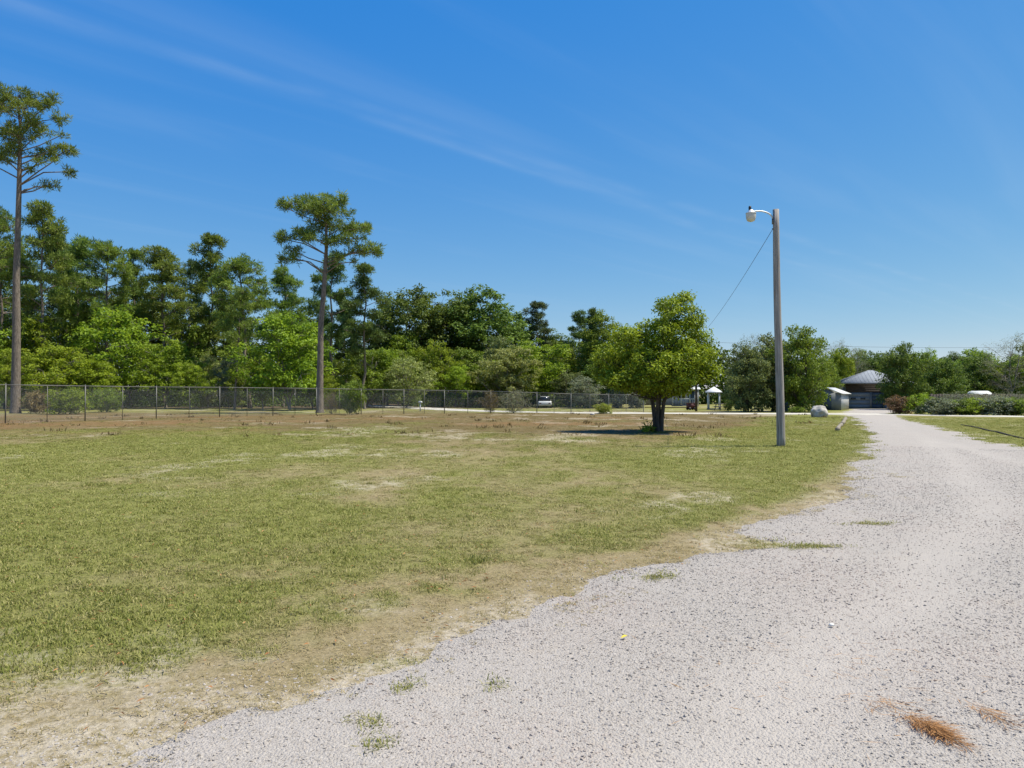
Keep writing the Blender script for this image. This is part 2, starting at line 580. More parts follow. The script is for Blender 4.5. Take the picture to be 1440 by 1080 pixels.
    litter = sstep(86, 98, y) * (1 - sstep(0, 8, x - (y - 90) * 0.2))
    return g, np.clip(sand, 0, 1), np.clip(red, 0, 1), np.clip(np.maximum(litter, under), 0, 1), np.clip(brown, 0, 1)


def grow(start, stop, step, ratio, cap=1e9):
    out = [start]; s = step
    while abs(out[-1] - start) < abs(stop - start):
        out.append(out[-1] + math.copysign(s, stop - start)); s = min(s * ratio, cap)
    return out


gy = sorted(set([round(v, 4) for v in grow(2.4, 70, 0.05, 1.0135, 0.8) + grow(70.5, 3200, 0.9, 1.06) + grow(2.35, -300, 0.12, 1.09)]))
gxr = grow(0.0, 45, 0.055, 1.0145, 0.7) + grow(45.6, 3000, 0.8, 1.09)
gx = sorted(set([round(v, 4) for v in gxr] + [-round(v, 4) for v in gxr]))
GX, GY = np.meshgrid(np.array(gx), np.array(gy))
GZ = gz(GX, GY)
nxg, nyg = len(gx), len(gy)
gverts = np.stack([GX, GY, GZ], -1).reshape(-1, 3)
ii = np.arange((nyg - 1) * (nxg - 1))
r_, c_ = ii // (nxg - 1), ii % (nxg - 1)
q = np.stack([r_ * nxg + c_, r_ * nxg + c_ + 1, (r_ + 1) * nxg + c_ + 1, (r_ + 1) * nxg + c_], -1)

m_g, nt, b = new_mat('dry_lawn')
pos = n_pos(nt)
f1 = n_noise(nt, 28, 5, pos, 0.7)
f2 = n_noise(nt, 3.1, 5, pos, 0.65)
f3 = n_noise(nt, 90, 3, pos, 0.7)
tan_ = n_mix(nt, n_map(nt, f1.outputs['Fac'], 0.3, 0.7), (0.205, 0.158, 0.078), (0.385, 0.305, 0.170))
brn = n_mix(nt, n_map(nt, f1.outputs['Fac'], 0.3, 0.7), (0.095, 0.068, 0.026), (0.195, 0.140, 0.058))
tan_ = n_mix(nt, n_attr(nt, 'brown'), tan_, brn)
grn = n_mix(nt, n_map(nt, f1.outputs['Fac'], 0.3, 0.7), (0.135, 0.140, 0.030), (0.275, 0.265, 0.080))
ga = n_math(nt, 'ADD', n_attr(nt, 'green'), n_math(nt, 'MULTIPLY', n_math(nt, 'SUBTRACT', f2.outputs['Fac'], 0.5), 0.7), True)
c = n_mix(nt, ga, tan_, grn)
snd = n_mix(nt, n_map(nt, f1.outputs['Fac'], 0.3, 0.7), (0.39, 0.325, 0.235), (0.60, 0.52, 0.405))
sa = n_math(nt, 'MULTIPLY', n_attr(nt, 'sand'), n_map(nt, n_noise(nt, 11, 5, pos, 0.7).outputs['Fac'], 0.36, 0.56), True)
c = n_mix(nt, sa, c, snd)
rdc = n_mix(nt, n_map(nt, f2.outputs['Fac'], 0.3, 0.7), (0.150, 0.078, 0.028), (0.270, 0.150, 0.062))
ra = n_math(nt, 'MULTIPLY', n_attr(nt, 'red'), n_map(nt, n_noise(nt, 1.3, 5, pos, 0.7).outputs['Fac'], 0.33, 0.6), True)
c = n_mix(nt, ra, c, rdc)
c = n_mix(nt, n_attr(nt, 'litter'), c, n_mix(nt, f2.outputs['Fac'], (0.06, 0.045, 0.025), (0.14, 0.10, 0.055)))  # litter colour, also painting the lone tree's shadow on the ground
nt.links.new(c, b.inputs['Base Color'])
b.inputs['Roughness'].default_value = 0.95
b.inputs['Specular IOR Level'].default_value = 0.15
hh = n_math(nt, 'ADD', n_math(nt, 'MULTIPLY', f3.outputs['Fac'], 0.4), f1.outputs['Fac'])
n_bump(nt, b, hh, 0.9, 0.03)

g_me = new_mesh('ground', gverts, q.ravel(), np.full(len(q), 4), True)
mg, msnd, mred, mlit_shadow, mbrn = masks(gverts[:, 0], gverts[:, 1])
add_attr(g_me, 'green', mg); add_attr(g_me, 'sand', msnd); add_attr(g_me, 'red', mred); add_attr(g_me, 'litter', mlit_shadow); add_attr(g_me, 'brown', mbrn)  # the litter attribute carries the painted tree shadow too
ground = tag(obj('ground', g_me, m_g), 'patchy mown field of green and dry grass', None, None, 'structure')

# gravel drive: a sheet that rises out of the ground where the gravel lies
rm = road_mask(gverts[:, 0], gverts[:, 1])
vis = rm > -0.5
keepf = vis[q].any(1) & (gverts[q][:, :, 1].max(1) < 95) & (gverts[q][:, :, 1].min(1) > -16)
used = np.unique(q[keepf])
remap = -np.ones(len(gverts), np.int64); remap[used] = np.arange(len(used))
dv = gverts[used].copy()
dn = fbm(dv[:, 0] * 1.1, dv[:, 1] * 1.1, 71.0, 3) - 0.5
dv[:, 2] += 0.045 * np.clip(rm[used] / 0.5, -1, 0.55) + 0.012 * dn * (rm[used] > 0)
def ruts(x, y):
    d = poly_sdf(x, y, DRIVE) + 0.5 * (fbm(x * 0.3, y * 0.3, 77.0, 2) - 0.5)
    w = 0.6 + 0.8 * fbm(x * 0.5, y * 0.5, 78.0, 3)
    return np.clip((np.exp(-((d - 2.0) / .38) ** 2) + np.exp(-((d - 3.7) / .42) ** 2) + 0.7 * np.exp(-((d - 6.0) / .5) ** 2) + .7 * np.exp(-((d - 7.7) / .5) ** 2)) * w, 0, 1)


rut_v = ruts(dv[:, 0], dv[:, 1])
dv[:, 2] -= 0.012 * rut_v
m_r, nt, b = new_mat('limestone_gravel')
pos = n_pos(nt)
vo = nt.nodes.new('ShaderNodeTexVoronoi'); vo.inputs['Scale'].default_value = 66
nt.links.new(pos, vo.inputs['Vector'])
vo2 = nt.nodes.new('ShaderNodeTexVoronoi'); vo2.inputs['Scale'].default_value = 140
nt.links.new(pos, vo2.inputs['Vector'])
sepc = nt.nodes.new('ShaderNodeSeparateColor'); nt.links.new(vo.outputs['Color'], sepc.inputs[0])
sepd = nt.nodes.new('ShaderNodeSeparateColor'); nt.links.new(vo2.outputs['Color'], sepd.inputs[0])
st = n_mix(nt, n_map(nt, sepc.outputs[0], 0, 1), (0.323, 0.287, 0.252), (0.428, 0.385, 0.342))
st = n_mix(nt, n_map(nt, sepd.outputs[1], 0.4, 1.0, 0, 0.6), st, (0.391, 0.350, 0.314))
w1 = n_noise(nt, 0.55, 4, pos, 0.6)
st = n_mix(nt, n_map(nt, w1.outputs['Fac'], 0.42, 0.66, 0, 0.55), st, n_mix(nt, 0.5, st, (0.428, 0.359, 0.314)))
w2 = n_noise(nt, 1.7, 5, pos, 0.65)
st = n_mix(nt, n_map(nt, w2.outputs['Fac'], 0.60, 0.72, 0, 0.45), st, (0.428, 0.359, 0.282))
st = n_mix(nt, n_math(nt, 'MULTIPLY', n_attr(nt, 'rut'), 0.75), st, n_mix(nt, w2.outputs['Fac'], (0.364, 0.323, 0.287), (0.473, 0.423, 0.373)))
nt.links.new(st, b.inputs['Base Color'])
b.inputs['Roughness'].default_value = 0.92
b.inputs['Specular IOR Level'].default_value = 0.2
inv = n_math(nt, 'SUBTRACT', 1.0, vo.outputs['Distance'])
n_bump(nt, b, n_math(nt, 'ADD', inv, n_math(nt, 'MULTIPLY', vo2.outputs['Distance'], -0.5)), 0.8, 0.012)
fq = remap[q[keepf]]
r_me = new_mesh('gravel_driveway', dv, fq.ravel(), np.full(len(fq), 4), True)
add_attr(r_me, 'rut', rut_v)
tag(obj('gravel_driveway', r_me, m_r), 'wide curving driveway of pale pinkish gravel', None, None, 'structure')


# lane crossing behind the field
def catmull(pts, n):
    out = []
    P = [pts[0]] + list(pts) + [pts[-1]]
    for i in range(1, len(P) - 2):
        p0, p1, p2, p3 = [np.array(P[k], float) for k in (i - 1, i, i + 1, i + 2)]
        for t in np.linspace(0, 1, n, endpoint=False):
            out.append(0.5 * ((2 * p1) + (-p0 + p2) * t + (2 * p0 - 5 * p1 + 4 * p2 - p3) * t * t + (-p0 + 3 * p1 - 3 * p2 + p3) * t ** 3))
    out.append(np.array(pts[-1], float))
    return np.array(out)


lp = catmull(LANE, 14)
tn = np.gradient(lp, axis=0); tn /= np.linalg.norm(tn, axis=1)[:, None]
nrm = np.stack([-tn[:, 1], tn[:, 0]], -1)
lv = []; W = 7
for i in range(len(lp)):
    for k in range(W):
        s = (k / (W - 1) - 0.5) * 2
        wob = 0.5 * (float(vnoise(i * 0.6, k // 4 * 9.0, 3.0)) - 0.5)
        p = lp[i] + nrm[i] * s * (2.1 + wob)
        lv.append((p[0], p[1], g1(p[0], p[1]) + 0.012 + 0.05 * (1 - s * s)))
lf = [(i * W + k, i * W + k + 1, (i + 1) * W + k + 1, (i + 1) * W + k) for i in range(len(lp) - 1) for k in range(W - 1)]
m_l = simple('sandy_lane', (0.50, 0.46, 0.39), 0.95, 0.2, 0.8)
tag(obj('sandy_lane', new_mesh('sandy_lane', lv, np.array(lf).ravel(), np.full(len(lf), 4), True), m_l), 'narrow pale sandy lane crossing beyond the field', None, None, 'structure')

# ------------------------------------------------------------------ tufts, stones: instanced ground cover
def gn_scatter(name, pts, attrs, variants, label, cat):
    """pts Nx3; attrs rot(Nx3), scl(N), idx(N), extra floats; variants: list of (mesh)"""
    coll = bpy.data.collections.new(name + '_pieces')
    for i, me in enumerate(variants):
        o = bpy.data.objects.new('%s_piece_%d' % (name, i), me)
        coll.objects.link(o)
    me = bpy.data.meshes.new(name)
    me.vertices.add(len(pts))
    me.vertices.foreach_set('co', np.asarray(pts, np.float32).ravel())
    for k, v in attrs.items():
        v = np.asarray(v)
        if k == 'idx':
            a = me.attributes.new(k, 'INT', 'POINT'); a.data.foreach_set('value', v.astype(np.int32))
        elif v.ndim == 2:
            a = me.attributes.new(k, 'FLOAT_VECTOR', 'POINT'); a.data.foreach_set('vector', v.astype(np.float32).ravel())
        else:
            add_attr(me, k, v)
    me.update()
    o = bpy.data.objects.new(name, me)
    COL.objects.link(o)
    ng = bpy.data.node_groups.new(name + '_scatter', 'GeometryNodeTree')
    ng.interface.new_socket('Geometry', in_out='INPUT', socket_type='NodeSocketGeometry')
    ng.interface.new_socket('Geometry', in_out='OUTPUT', socket_type='NodeSocketGeometry')
    N = ng.nodes; L = ng.links
    gi = N.new('NodeGroupInput'); go = N.new('NodeGroupOutput')
    ci = N.new('GeometryNodeCollectionInfo')
    ci.inputs['Collection'].default_value = coll
    ci.inputs['Separate Children'].default_value = True
    ci.inputs['Reset Children'].default_value = True
    ip = N.new('GeometryNodeInstanceOnPoints')
    ip.inputs['Pick Instance'].default_value = True

    def na(nm, typ):
        n = N.new('GeometryNodeInputNamedAttribute'); n.data_type = typ; n.inputs['Name'].default_value = nm
        return n.outputs[0]
    L.new(gi.outputs[0], ip.inputs['Points'])
    L.new(ci.outputs[0], ip.inputs['Instance'])
    L.new(na('idx', 'INT'), ip.inputs['Instance Index'])
    L.new(na('rot', 'FLOAT_VECTOR'), ip.inputs['Rotation'])
    L.new(na('scl', 'FLOAT_VECTOR'), ip.inputs['Scale'])
    L.new(ip.outputs[0], go.inputs[0])
    md = o.modifiers.new('scatter', 'NODES'); md.node_group = ng
    return tag(o, label, cat, None, 'stuff')


rng = np.random.default_rng(11)


def sample_sector(dens_fn, rmin, rmax, half=0.74, rings=60):
    """random points in a fan of ground in front, density by distance"""
    xs = []; ys = []
    edges = np.geomspace(rmin, rmax, rings + 1)
    for a, b_ in zip(edges[:-1], edges[1:]):
        area = half * (b_ * b_ - a * a)
        n = int(area * dens_fn(0.5 * (a + b_)))
        th = rng.uniform(-half, half, n)
        r = np.sqrt(rng.uniform(a * a, b_ * b_, n))
        xs.append(r * np.sin(th)); ys.append(r * np.cos(th))
    return np.concatenate(xs), np.concatenate(ys)


# grass tuft variants
def tuft_mesh(seed, nblade, h, spread, lie):
    rg = np.random.default_rng(seed)
    v = []; f = []; cnt = []; tint = []; hgt = []
    for i in range(nblade):
        a = rg.uniform(0, 2 * math.pi); rr = spread * math.sqrt(rg.uniform())
        bx, by = rr * math.cos(a), rr * math.sin(a)
        d = rg.uniform(0, 2 * math.pi)
        ln = h * rg.uniform(0.55, 1.15)
        w = rg.uniform(0.0018, 0.0034)
        bend = rg.uniform(0.15, 0.8) + lie
        px, py = -math.sin(d), math.cos(d)
        pts = []
        for t in (0, 0.5, 1.0):
            hor = ln * (bend * t * t) * 0.9
            ver = ln * t * max(0.12, (1 - 0.35 * bend * t)) * (1 - 0.78 * min(lie, 1))
            pts.append((bx + math.cos(d) * (hor + ln * lie * t * .6), by + math.sin(d) * (hor + ln * lie * t * .6), ver + 0.003 * lie))
        k = len(v)
        (x0, y0, z0), (x1, y1, z1), (x2, y2, z2) = pts
        v += [(x0 - px * w, y0 - py * w, z0 - 0.005), (x0 + px * w, y0 + py * w, z0 - 0.005), (x1 + px * w * .8, y1 + py * w * .8, z1), (x1 - px * w * .8, y1 - py * w * .8, z1), (x2, y2, z2)]
        f += [k, k + 1, k + 2, k + 3, k + 3, k + 2, k + 4]; cnt += [4, 3]
        tint += [rg.uniform()] * 5
    me = new_mesh('tuft', v, f, cnt)
    add_attr(me, 'tint', tint)
    return me


m_t, nt, b = new_mat('grass_blades')
dry = n_attr(nt, 'dry', 'INSTANCER')
ti = n_attr(nt, 'tint')
gcol = n_mix(nt, ti, (0.160, 0.185, 0.032), (0.345, 0.345, 0.090))
dcol = n_mix(nt, ti, (0.26, 0.20, 0.095), (0.52, 0.42, 0.225))
dcol = n_mix(nt, n_attr(nt, 'brown', 'INSTANCER'), dcol, n_mix(nt, ti, (0.13, 0.095, 0.036), (0.27, 0.20, 0.085)))
fac = n_math(nt, 'ADD', dry, n_math(nt, 'MULTIPLY', n_math(nt, 'SUBTRACT', ti, 0.5), 0.5), True)
colr = n_mix(nt, fac, gcol, dcol)
nt.links.new(colr, b.inputs['Base Color'])
b.inputs['Roughness'].default_value = 0.7
b.inputs['Specular IOR Level'].default_value = 0.2
tr = nt.nodes.new('ShaderNodeBsdfTranslucent'); nt.links.new(colr, tr.inputs['Color'])
ms = nt.nodes.new('ShaderNodeMixShader'); ms.inputs[0].default_value = 0.3
nt.links.new(b.outputs[0], ms.inputs[1]); nt.links.new(tr.outputs[0], ms.inputs[2])
nt.links.new(ms.outputs[0], nt.nodes.get('Material Output').inputs['Surface'])

tvars = [tuft_mesh(100 + i, 14, 0.034, 0.06, 0.15) for i in range(4)] + [tuft_mesh(200 + i, 15, 0.045, 0.08, 0.85) for i in range(4)]
for me in tvars: me.materials.append(m_t)


def tuft_density(r):
    return 620.0 if r < 6 else 620.0 * (6.0 / r) ** 1.35


tx, ty = sample_sector(tuft_density, 2.3, 62, 0.76)
rmk = road_mask(tx, ty)
gm, sm, rdm, lt, bm_ = masks(tx, ty)
prob = np.where(rmk > 0.02, 0.0, 0.35 + 0.65 * gm) * (1 - 0.5 * sm) * (1 - 0.6 * rdm)
# a few strays growing up through the gravel near its edge
prob = np.where((rmk > 0.02) & (rmk < 0.5), (0.04 + 0.5 * sstep(.5, .7, fbm(tx * 1.6, ty * 1.6, 87.0, 4))) * (1 - rmk / 0.5), prob)
clump = 0.45 + 0.9 * sstep(0.35, 0.65, fbm(tx * 5, ty * 5, 83.0, 2))
k = rng.uniform(size=len(tx)) < prob * clump
tx, ty, gm, rmk, bm_ = tx[k], ty[k], gm[k], rmk[k], bm_[k]
# little weed patches on the gravel
wx = []; wy = []
for (px, py, n, sx, sy) in ((520, 1020, 26, .05, .04), (535, 1047, 26, .04, .04), (572, 972, 22, .04, .07), (925, 815, 40, .09, .07), (1128, 771, 70, .22, .06), (1227, 738, 50, .16, .06), (1150, 770, 24, .1, .04), (700, 968, 10, .03, .03)):
    X, Y = at(px, depth_of(py))
    wx.append(rng.normal(X, sx, n)); wy.append(rng.normal(Y, sy, n))
wx = np.concatenate(wx); wy = np.concatenate(wy)
tx = np.concatenate([tx, wx]); ty = np.concatenate([ty, wy])
nw = len(wx)
big_x = []; big_y = []
for cx_, cy_, n_, s_ in ([(px_c, py_c, int(rng.integers(3, 12)), rng.uniform(.05, .22)) for px_c, py_c in zip(*sample_sector(lambda r: 0.9 if r < 12 else 0.9 * (12 / r) ** 1.2, 4.5, 60))] +
                         [(*at(1098, 23.1), 46, .17), (*at(925, 32), 60, .35), (*at(1151, 54), 40, .8)]):
    if road_mask(np.array([cx_]), np.array([cy_]))[0] < -0.25:
        big_x.append(rng.normal(cx_, s_, n_)); big_y.append(rng.normal(cy_, s_, n_))
big_x = np.concatenate(big_x); big_y = np.concatenate(big_y)
bigm = masks(big_x, big_y)
tx = np.concatenate([tx, big_x]); ty = np.concatenate([ty, big_y])
gm = np.concatenate([gm, np.full(nw, 0.8), np.clip(bigm[0] + rng.normal(.25, .25, len(big_x)), 0, 1)])
bm_ = np.concatenate([bm_, np.zeros(nw), bigm[4] * .6])
n_big = len(big_x)
n = len(tx)
rr = np.hypot(tx, ty)
dry = np.clip(1.0 - gm * 0.95 + rng.normal(0, 0.16, n), 0, 1)
idx = np.where(rng.uniform(size=n) < np.clip(dry * 0.9, 0.1, 0.85), rng.integers(4, 8, n), rng.integers(0, 4, n))
sc = (0.65 + 0.6 * rng.uniform(size=n)) * np.clip((rr / 7.0) ** 0.5, 0.8, 2.0) * (0.75 + 0.35 * gm)
hsc = sc * (1.0 - 0.45 * sstep(5, 14, rr))
hsc[-n_big:] *= rng.uniform(1.2, 2.6, n_big)
scl = np.stack([sc * 1.15, sc * 1.15, hsc], -1)
rot = np.stack([rng.normal(0, .12, n), rng.normal(0, .12, n), rng.uniform(0, 6.283, n)], -1)
tz = gz(tx, ty) + np.where(road_mask(tx, ty) > 0, 0.02, 0.0)
gn_scatter('grass', np.stack([tx, ty, tz], -1), {'rot': rot, 'scl': scl, 'idx': idx, 'dry': dry, 'brown': bm_}, tvars, 'short green and straw coloured grass of the field', 'grass')


# gravel stones
def stone_mesh(seed):
    import bmesh
    bm = bmesh.new()
    bmesh.ops.create_icosphere(bm, subdivisions=1, radius=0.5)
    rg = random.Random(seed)
    ax = (rg.uniform(.8, 1.15), rg.uniform(.65, 1.0), rg.uniform(.5, .8))
    for v in bm.verts:
        k = rg.uniform(0.78, 1.14)
        v.co = Vector((v.co.x * ax[0] * k, v.co.y * ax[1] * k, v.co.z * ax[2] * k))
    me = bpy.data.meshes.new('stone'); bm.to_mesh(me); bm.free()
    return me


m_s, nt, b = new_mat('stone_chips')
sh = n_attr(nt, 'shade', 'INSTANCER')
cr = nt.nodes.new('ShaderNodeValToRGB')
cr.color_ramp.elements[0].position = 0.0; cr.color_ramp.elements[0].color = (0.33, 0.292, 0.262, 1)
cr.color_ramp.elements[1].position = 1.0; cr.color_ramp.elements[1].color = (0.446, 0.406, 0.364, 1)
for p, cc in ((0.10, (0.328, 0.289, 0.257, 1)), (0.5, (0.364, 0.326, 0.288, 1)), (0.8, (0.405, 0.366, 0.326, 1)), (0.9, (0.455, 0.400, 0.337, 1))):
    e = cr.color_ramp.elements.new(p); e.color = cc
nt.links.new(sh, cr.inputs[0])
nz = n_noise(nt, 60, 4, n_pos(nt))
w9 = n_noise(nt, 0.5, 4, n_pos(nt), 0.6)
pk = n_mix(nt, n_map(nt, w9.outputs['Fac'], 0.46, 0.62, 0, 0.75), cr.outputs[0], n_mix(nt, 1.0, cr.outputs[0], (1.08, 0.965, 0.93), 'MULTIPLY'))
nt.links.new(n_mix(nt, n_map(nt, nz.outputs['Fac'], 0.3, 0.7, 0.0, 0.35), pk, (0.337, 0.300, 0.268)), b.inputs['Base Color'])
b.inputs['Roughness'].default_value = 0.9
b.inputs['Specular IOR Level'].default_value = 0.1
svars = [stone_mesh(300 + i) for i in range(7)]
for me in svars: me.materials.append(m_s)


def stone_density(r):
    return 3600.0 if r < 5 else 3600.0 * (5.0 / r) ** 1.75


sx_, sy_ = sample_sector(stone_density, 2.5, 26, 0.74)
rmk = road_mask(sx_, sy_)
pr = np.maximum(sstep(-0.30, 0.10, rmk) ** 2, 0.16 * sstep(-1.0, -0.1, rmk) ** 2 + 0.95 * sstep(-1.4, 0.0, rmk) * (1 - sstep(3.6, 4.6, sy_)) * sstep(.4, .6, fbm(sx_ * 2.5, sy_ * 2.5, 66.0, 3)))
trk = 0.55 + 0.45 * sstep(0.38, 0.58, fbm(sx_ * 0.5, sy_ * 0.5, 91.0, 3))
k = rng.uniform(size=len(sx_)) < pr * trk * (1 - 0.72 * ruts(sx_, sy_))
sx_, sy_, rmk = sx_[k], sy_[k], rmk[k]
n = len(sx_)
rr = np.hypot(sx_, sy_)
size = np.exp(rng.normal(math.log(0.0108), 0.45, n)) * np.clip((rr / 5.0) ** 0.5, 1, 1.9)
size = np.clip(size, 0.006, 0.028)
scl = np.stack([size, size, size * 0.54], -1)
rot = np.stack([rng.normal(0, .5, n), rng.normal(0, .5, n), rng.uniform(0, 6.283, n)], -1)
zz = gz(sx_, sy_)
on = rmk > 0.0
zz = zz + np.where(on, 0.045 * np.clip(rmk / 0.5, 0, 0.55) + 0.012 * (fbm(sx_ * 1.1, sy_ * 1.1, 71.0, 3) - 0.5) - 0.012 * ruts(sx_, sy_), 0.0) + size * 0.03
gn_scatter('gravel', np.stack([sx_, sy_, zz], -1), {'rot': rot, 'scl': scl, 'idx': rng.integers(0, 7, n), 'shade': np.clip(rng.beta(2.2, 2.0, n), 0, 1)}, svars,
           'loose pale grey and pinkish stones on the driveway', 'gravel')

# ------------------------------------------------------------------ trees
class Acc:
    """fast accumulator of leaf polygons"""
    def __init__(self): self.v = []; self.t = []

    def leaves(self, pos, axis, normal, ln, wd, tint, fold=0.15):
        """kite leaf, 4 verts: base, right, tip, left"""
        side = np.cross(axis, normal)
        side /= np.linalg.norm(side, axis=1)[:, None] + 1e-9
        nn = np.cross(side, axis)
        ln = ln[:, None]; wd = wd[:, None]
        p0 = pos
        p1 = pos + axis * ln * 0.48 + side * wd * 0.5 + nn * ln * fold
        p2 = pos + axis * ln
        p3 = pos + axis * ln * 0.48 - side * wd * 0.5 + nn * ln * fold
        self.v.append(np.stack([p0, p1, p2, p3], 1).reshape(-1, 3))
        self.t.append(np.repeat(tint, 4))

    def mesh(self, name):
        v = np.concatenate(self.v); t = np.concatenate(self.t)
        n = len(v) // 4
        base = np.arange(n)[:, None] * 4
        f = np.concatenate([base + np.array([[0, 1, 2]]), base + np.array([[0, 2, 3]])], 1).reshape(-1)
        me = new_mesh(name, v, f, np.full(2 * n, 3))
        add_attr(me, 'tint', np.clip(t, 0, 1))
        return me


def unit(v):
    return v / (np.linalg.norm(v, axis=-1, keepdims=True) + 1e-9)


def interp_poly(pts, s):
    pts = np.asarray(pts, float)
    k = min(int(s * (len(pts) - 1)), len(pts) - 2)
    t = s * (len(pts) - 1) - k
    return pts[k] * (1 - t) + pts[k + 1] * t


def make_tree(name, lobes, trunks, leaf, seed, limb_k=0.45, zmin=0.0, twig=0.012, limb_r=0.32):
    """lobes: (centre, radii, clusters). trunks: list of (points, r_base, r_top).
    leaf: dict kind broad|needle|bare, n, len, wid, size (cluster radius), flat"""
    rg = np.random.default_rng(seed)
    wood = MB(); acc = Acc()
    tr_s = []
    for pts, r0, r1 in trunks:
        pts = [np.array(p, float) for p in pts]
        rad = np.linspace(r0, r1, len(pts)).tolist()
        rad[0] = r0 * 1.28
        # flare just above the ground
        fl = pts[0] * 0.88 + pts[1] * 0.12
        wood.tube([pts[0] + np.array([0, 0, -0.15]), pts[0] + (fl - pts[0]) * 0.3, fl] + pts[1:], [r0 * 1.35, r0 * 1.15, r0] + rad[1:], 8)
        ss = np.linspace(0, 1, 40)
        tr_s.append((np.array([interp_poly(pts, s) for s in ss]), np.interp(ss, [0, 1], [r0, r1])))
    allp = np.concatenate([a for a, _ in tr_s]); allr = np.concatenate([r for _, r in tr_s])
    for (c, r, ncl) in lobes:
        c = np.array(c, float); r = np.array(r, float)
        # where the limb leaves the trunk
        hd = np.hypot(allp[:, 0] - c[0], allp[:, 1] - c[1])
        want = np.maximum(c[2] - limb_k * hd - 0.25 * r[2], zmin)
        j = int(np.argmin(np.abs(allp[:, 2] - want) * 1.6 + hd * 0.5 + (allp[:, 2] < zmin) * 4))
        a = allp[j]
        lr = max(min(allr[j] * limb_r * 2.0, 0.025 + 0.028 * np.linalg.norm(c - a)), twig)
        arch = rg.uniform(-0.06, 0.2) if leaf['kind'] == 'needle' else -0.10
        mid = a * 0.5 + c * 0.5 + np.array([0, 0, arch * np.hypot(*(c - a)[:2])]) + rg.normal(0, 0.05 * np.linalg.norm(c - a) + 1e-3, 3)
        out = unit(c - a) * np.mean(r[:2]) * 0.6
        end = c + out * np.array([1, 1, 0.35])
        lpts = [a, a * 0.7 + mid * 0.3, mid, c * 0.65 + mid * 0.35, c, end]
        if np.linalg.norm(c - a) > 0.15:
            wood.tube(lpts, np.linspace(lr, twig, len(lpts)).tolist(), 5, False)
        ls = np.array([interp_poly(lpts, s) for s in np.linspace(0.45, 1, 10)])
        # clusters
        u = unit(rg.normal(size=(ncl * 3, 3)))
        rad = rg.uniform(0.10, 1, ncl * 3) ** (1 / 2.4)
        cand = c + u * rad[:, None] * r
        chosen = []
        mind = leaf.get('gap', 0.8) * (r[0] * r[1] * r[2] / max(ncl, 1)) ** (1 / 3)
        for p in cand:
            if p[2] < leaf.get('floor', 0.25): continue
            if all(np.sum((p - k_) ** 2) > mind * mind for k_ in chosen):
                chosen.append(p)
            if len(chosen) >= ncl: break
        for p in chosen:
            jj = int(np.argmin(np.sum((ls - p) ** 2, 1)))
            bp = ls[max(0, jj - 2)]
            if twig > 0 and np.linalg.norm(p - bp) > 0.2:
                wood.tube([bp, bp * 0.45 + p * 0.55 + np.array([0, 0, -0.04]), p], [twig * 1.2, twig * 0.9, twig * 0.45], 3, False)
            nl = int(leaf['n'] * rg.uniform(0.7, 1.3))
            cr = leaf['size'] * rg.uniform(0.7, 1.25)
            ctint = rg.uniform(0, 1)
            if leaf['kind'] == 'needle':
                d = unit(rg.normal(size=(nl, 3)) + np.array([0, 0, 0.35]) + 0.35 * unit(p - bp))
                base = p + d * cr * 0.12 + rg.normal(0, cr * 0.22, (nl, 3)) * np.array([1, 1, .6])
                acc.leaves(base, d, unit(rg.normal(size=(nl, 3))), cr * rg.uniform(0.55, 0.95, nl), leaf['wid'] * rg.uniform(.7, 1.3, nl), 0.62 * ctint + 0.38 * rg.uniform(size=nl), 0.0)
            else:
                d = unit(rg.normal(size=(nl, 3)))
                off = d * (rg.uniform(0, 1, nl) ** 0.5)[:, None] * cr * np.array([1, 1, leaf.get('flat', 0.7)])
                nr = unit(d * 0.7 + np.array([0, 0, 0.75]) + rg.normal(0, 0.55, (nl, 3)))
                ax = unit(np.cross(nr, rg.normal(size=(nl, 3))) + 0.35 * d + np.array([0, 0, -0.25]))
                acc.leaves(p + off, ax, nr, leaf['len'] * rg.uniform(.65, 1.3, nl), leaf['wid'] * rg.uniform(.7, 1.25, nl), 0.5 * ctint + 0.5 * rg.uniform(size=nl), 0.12)
    tm = new_mesh(name + '_trunk', wood.v, wood.f, wood.c, True)
    cm = acc.mesh(name + '_crown')
    return tm, cm


def trunk_line(H, lean=(0, 0), wob=0.02, n=9, seed=0):
    rg = np.random.default_rng(seed)
    pts = []
    for i in range(n):
        t = i / (n - 1)
        pts.append((lean[0] * t + rg.normal(0, wob) * H * (0 < i < n), lean[1] * t + rg.normal(0, wob) * H * (0 < i < n), H * t))
    pts[0] = (0, 0, 0)
    return pts


NEEDLE = dict(kind='needle', n=36, wid=0.08, size=0.56, gap=0.8, floor=1.0)


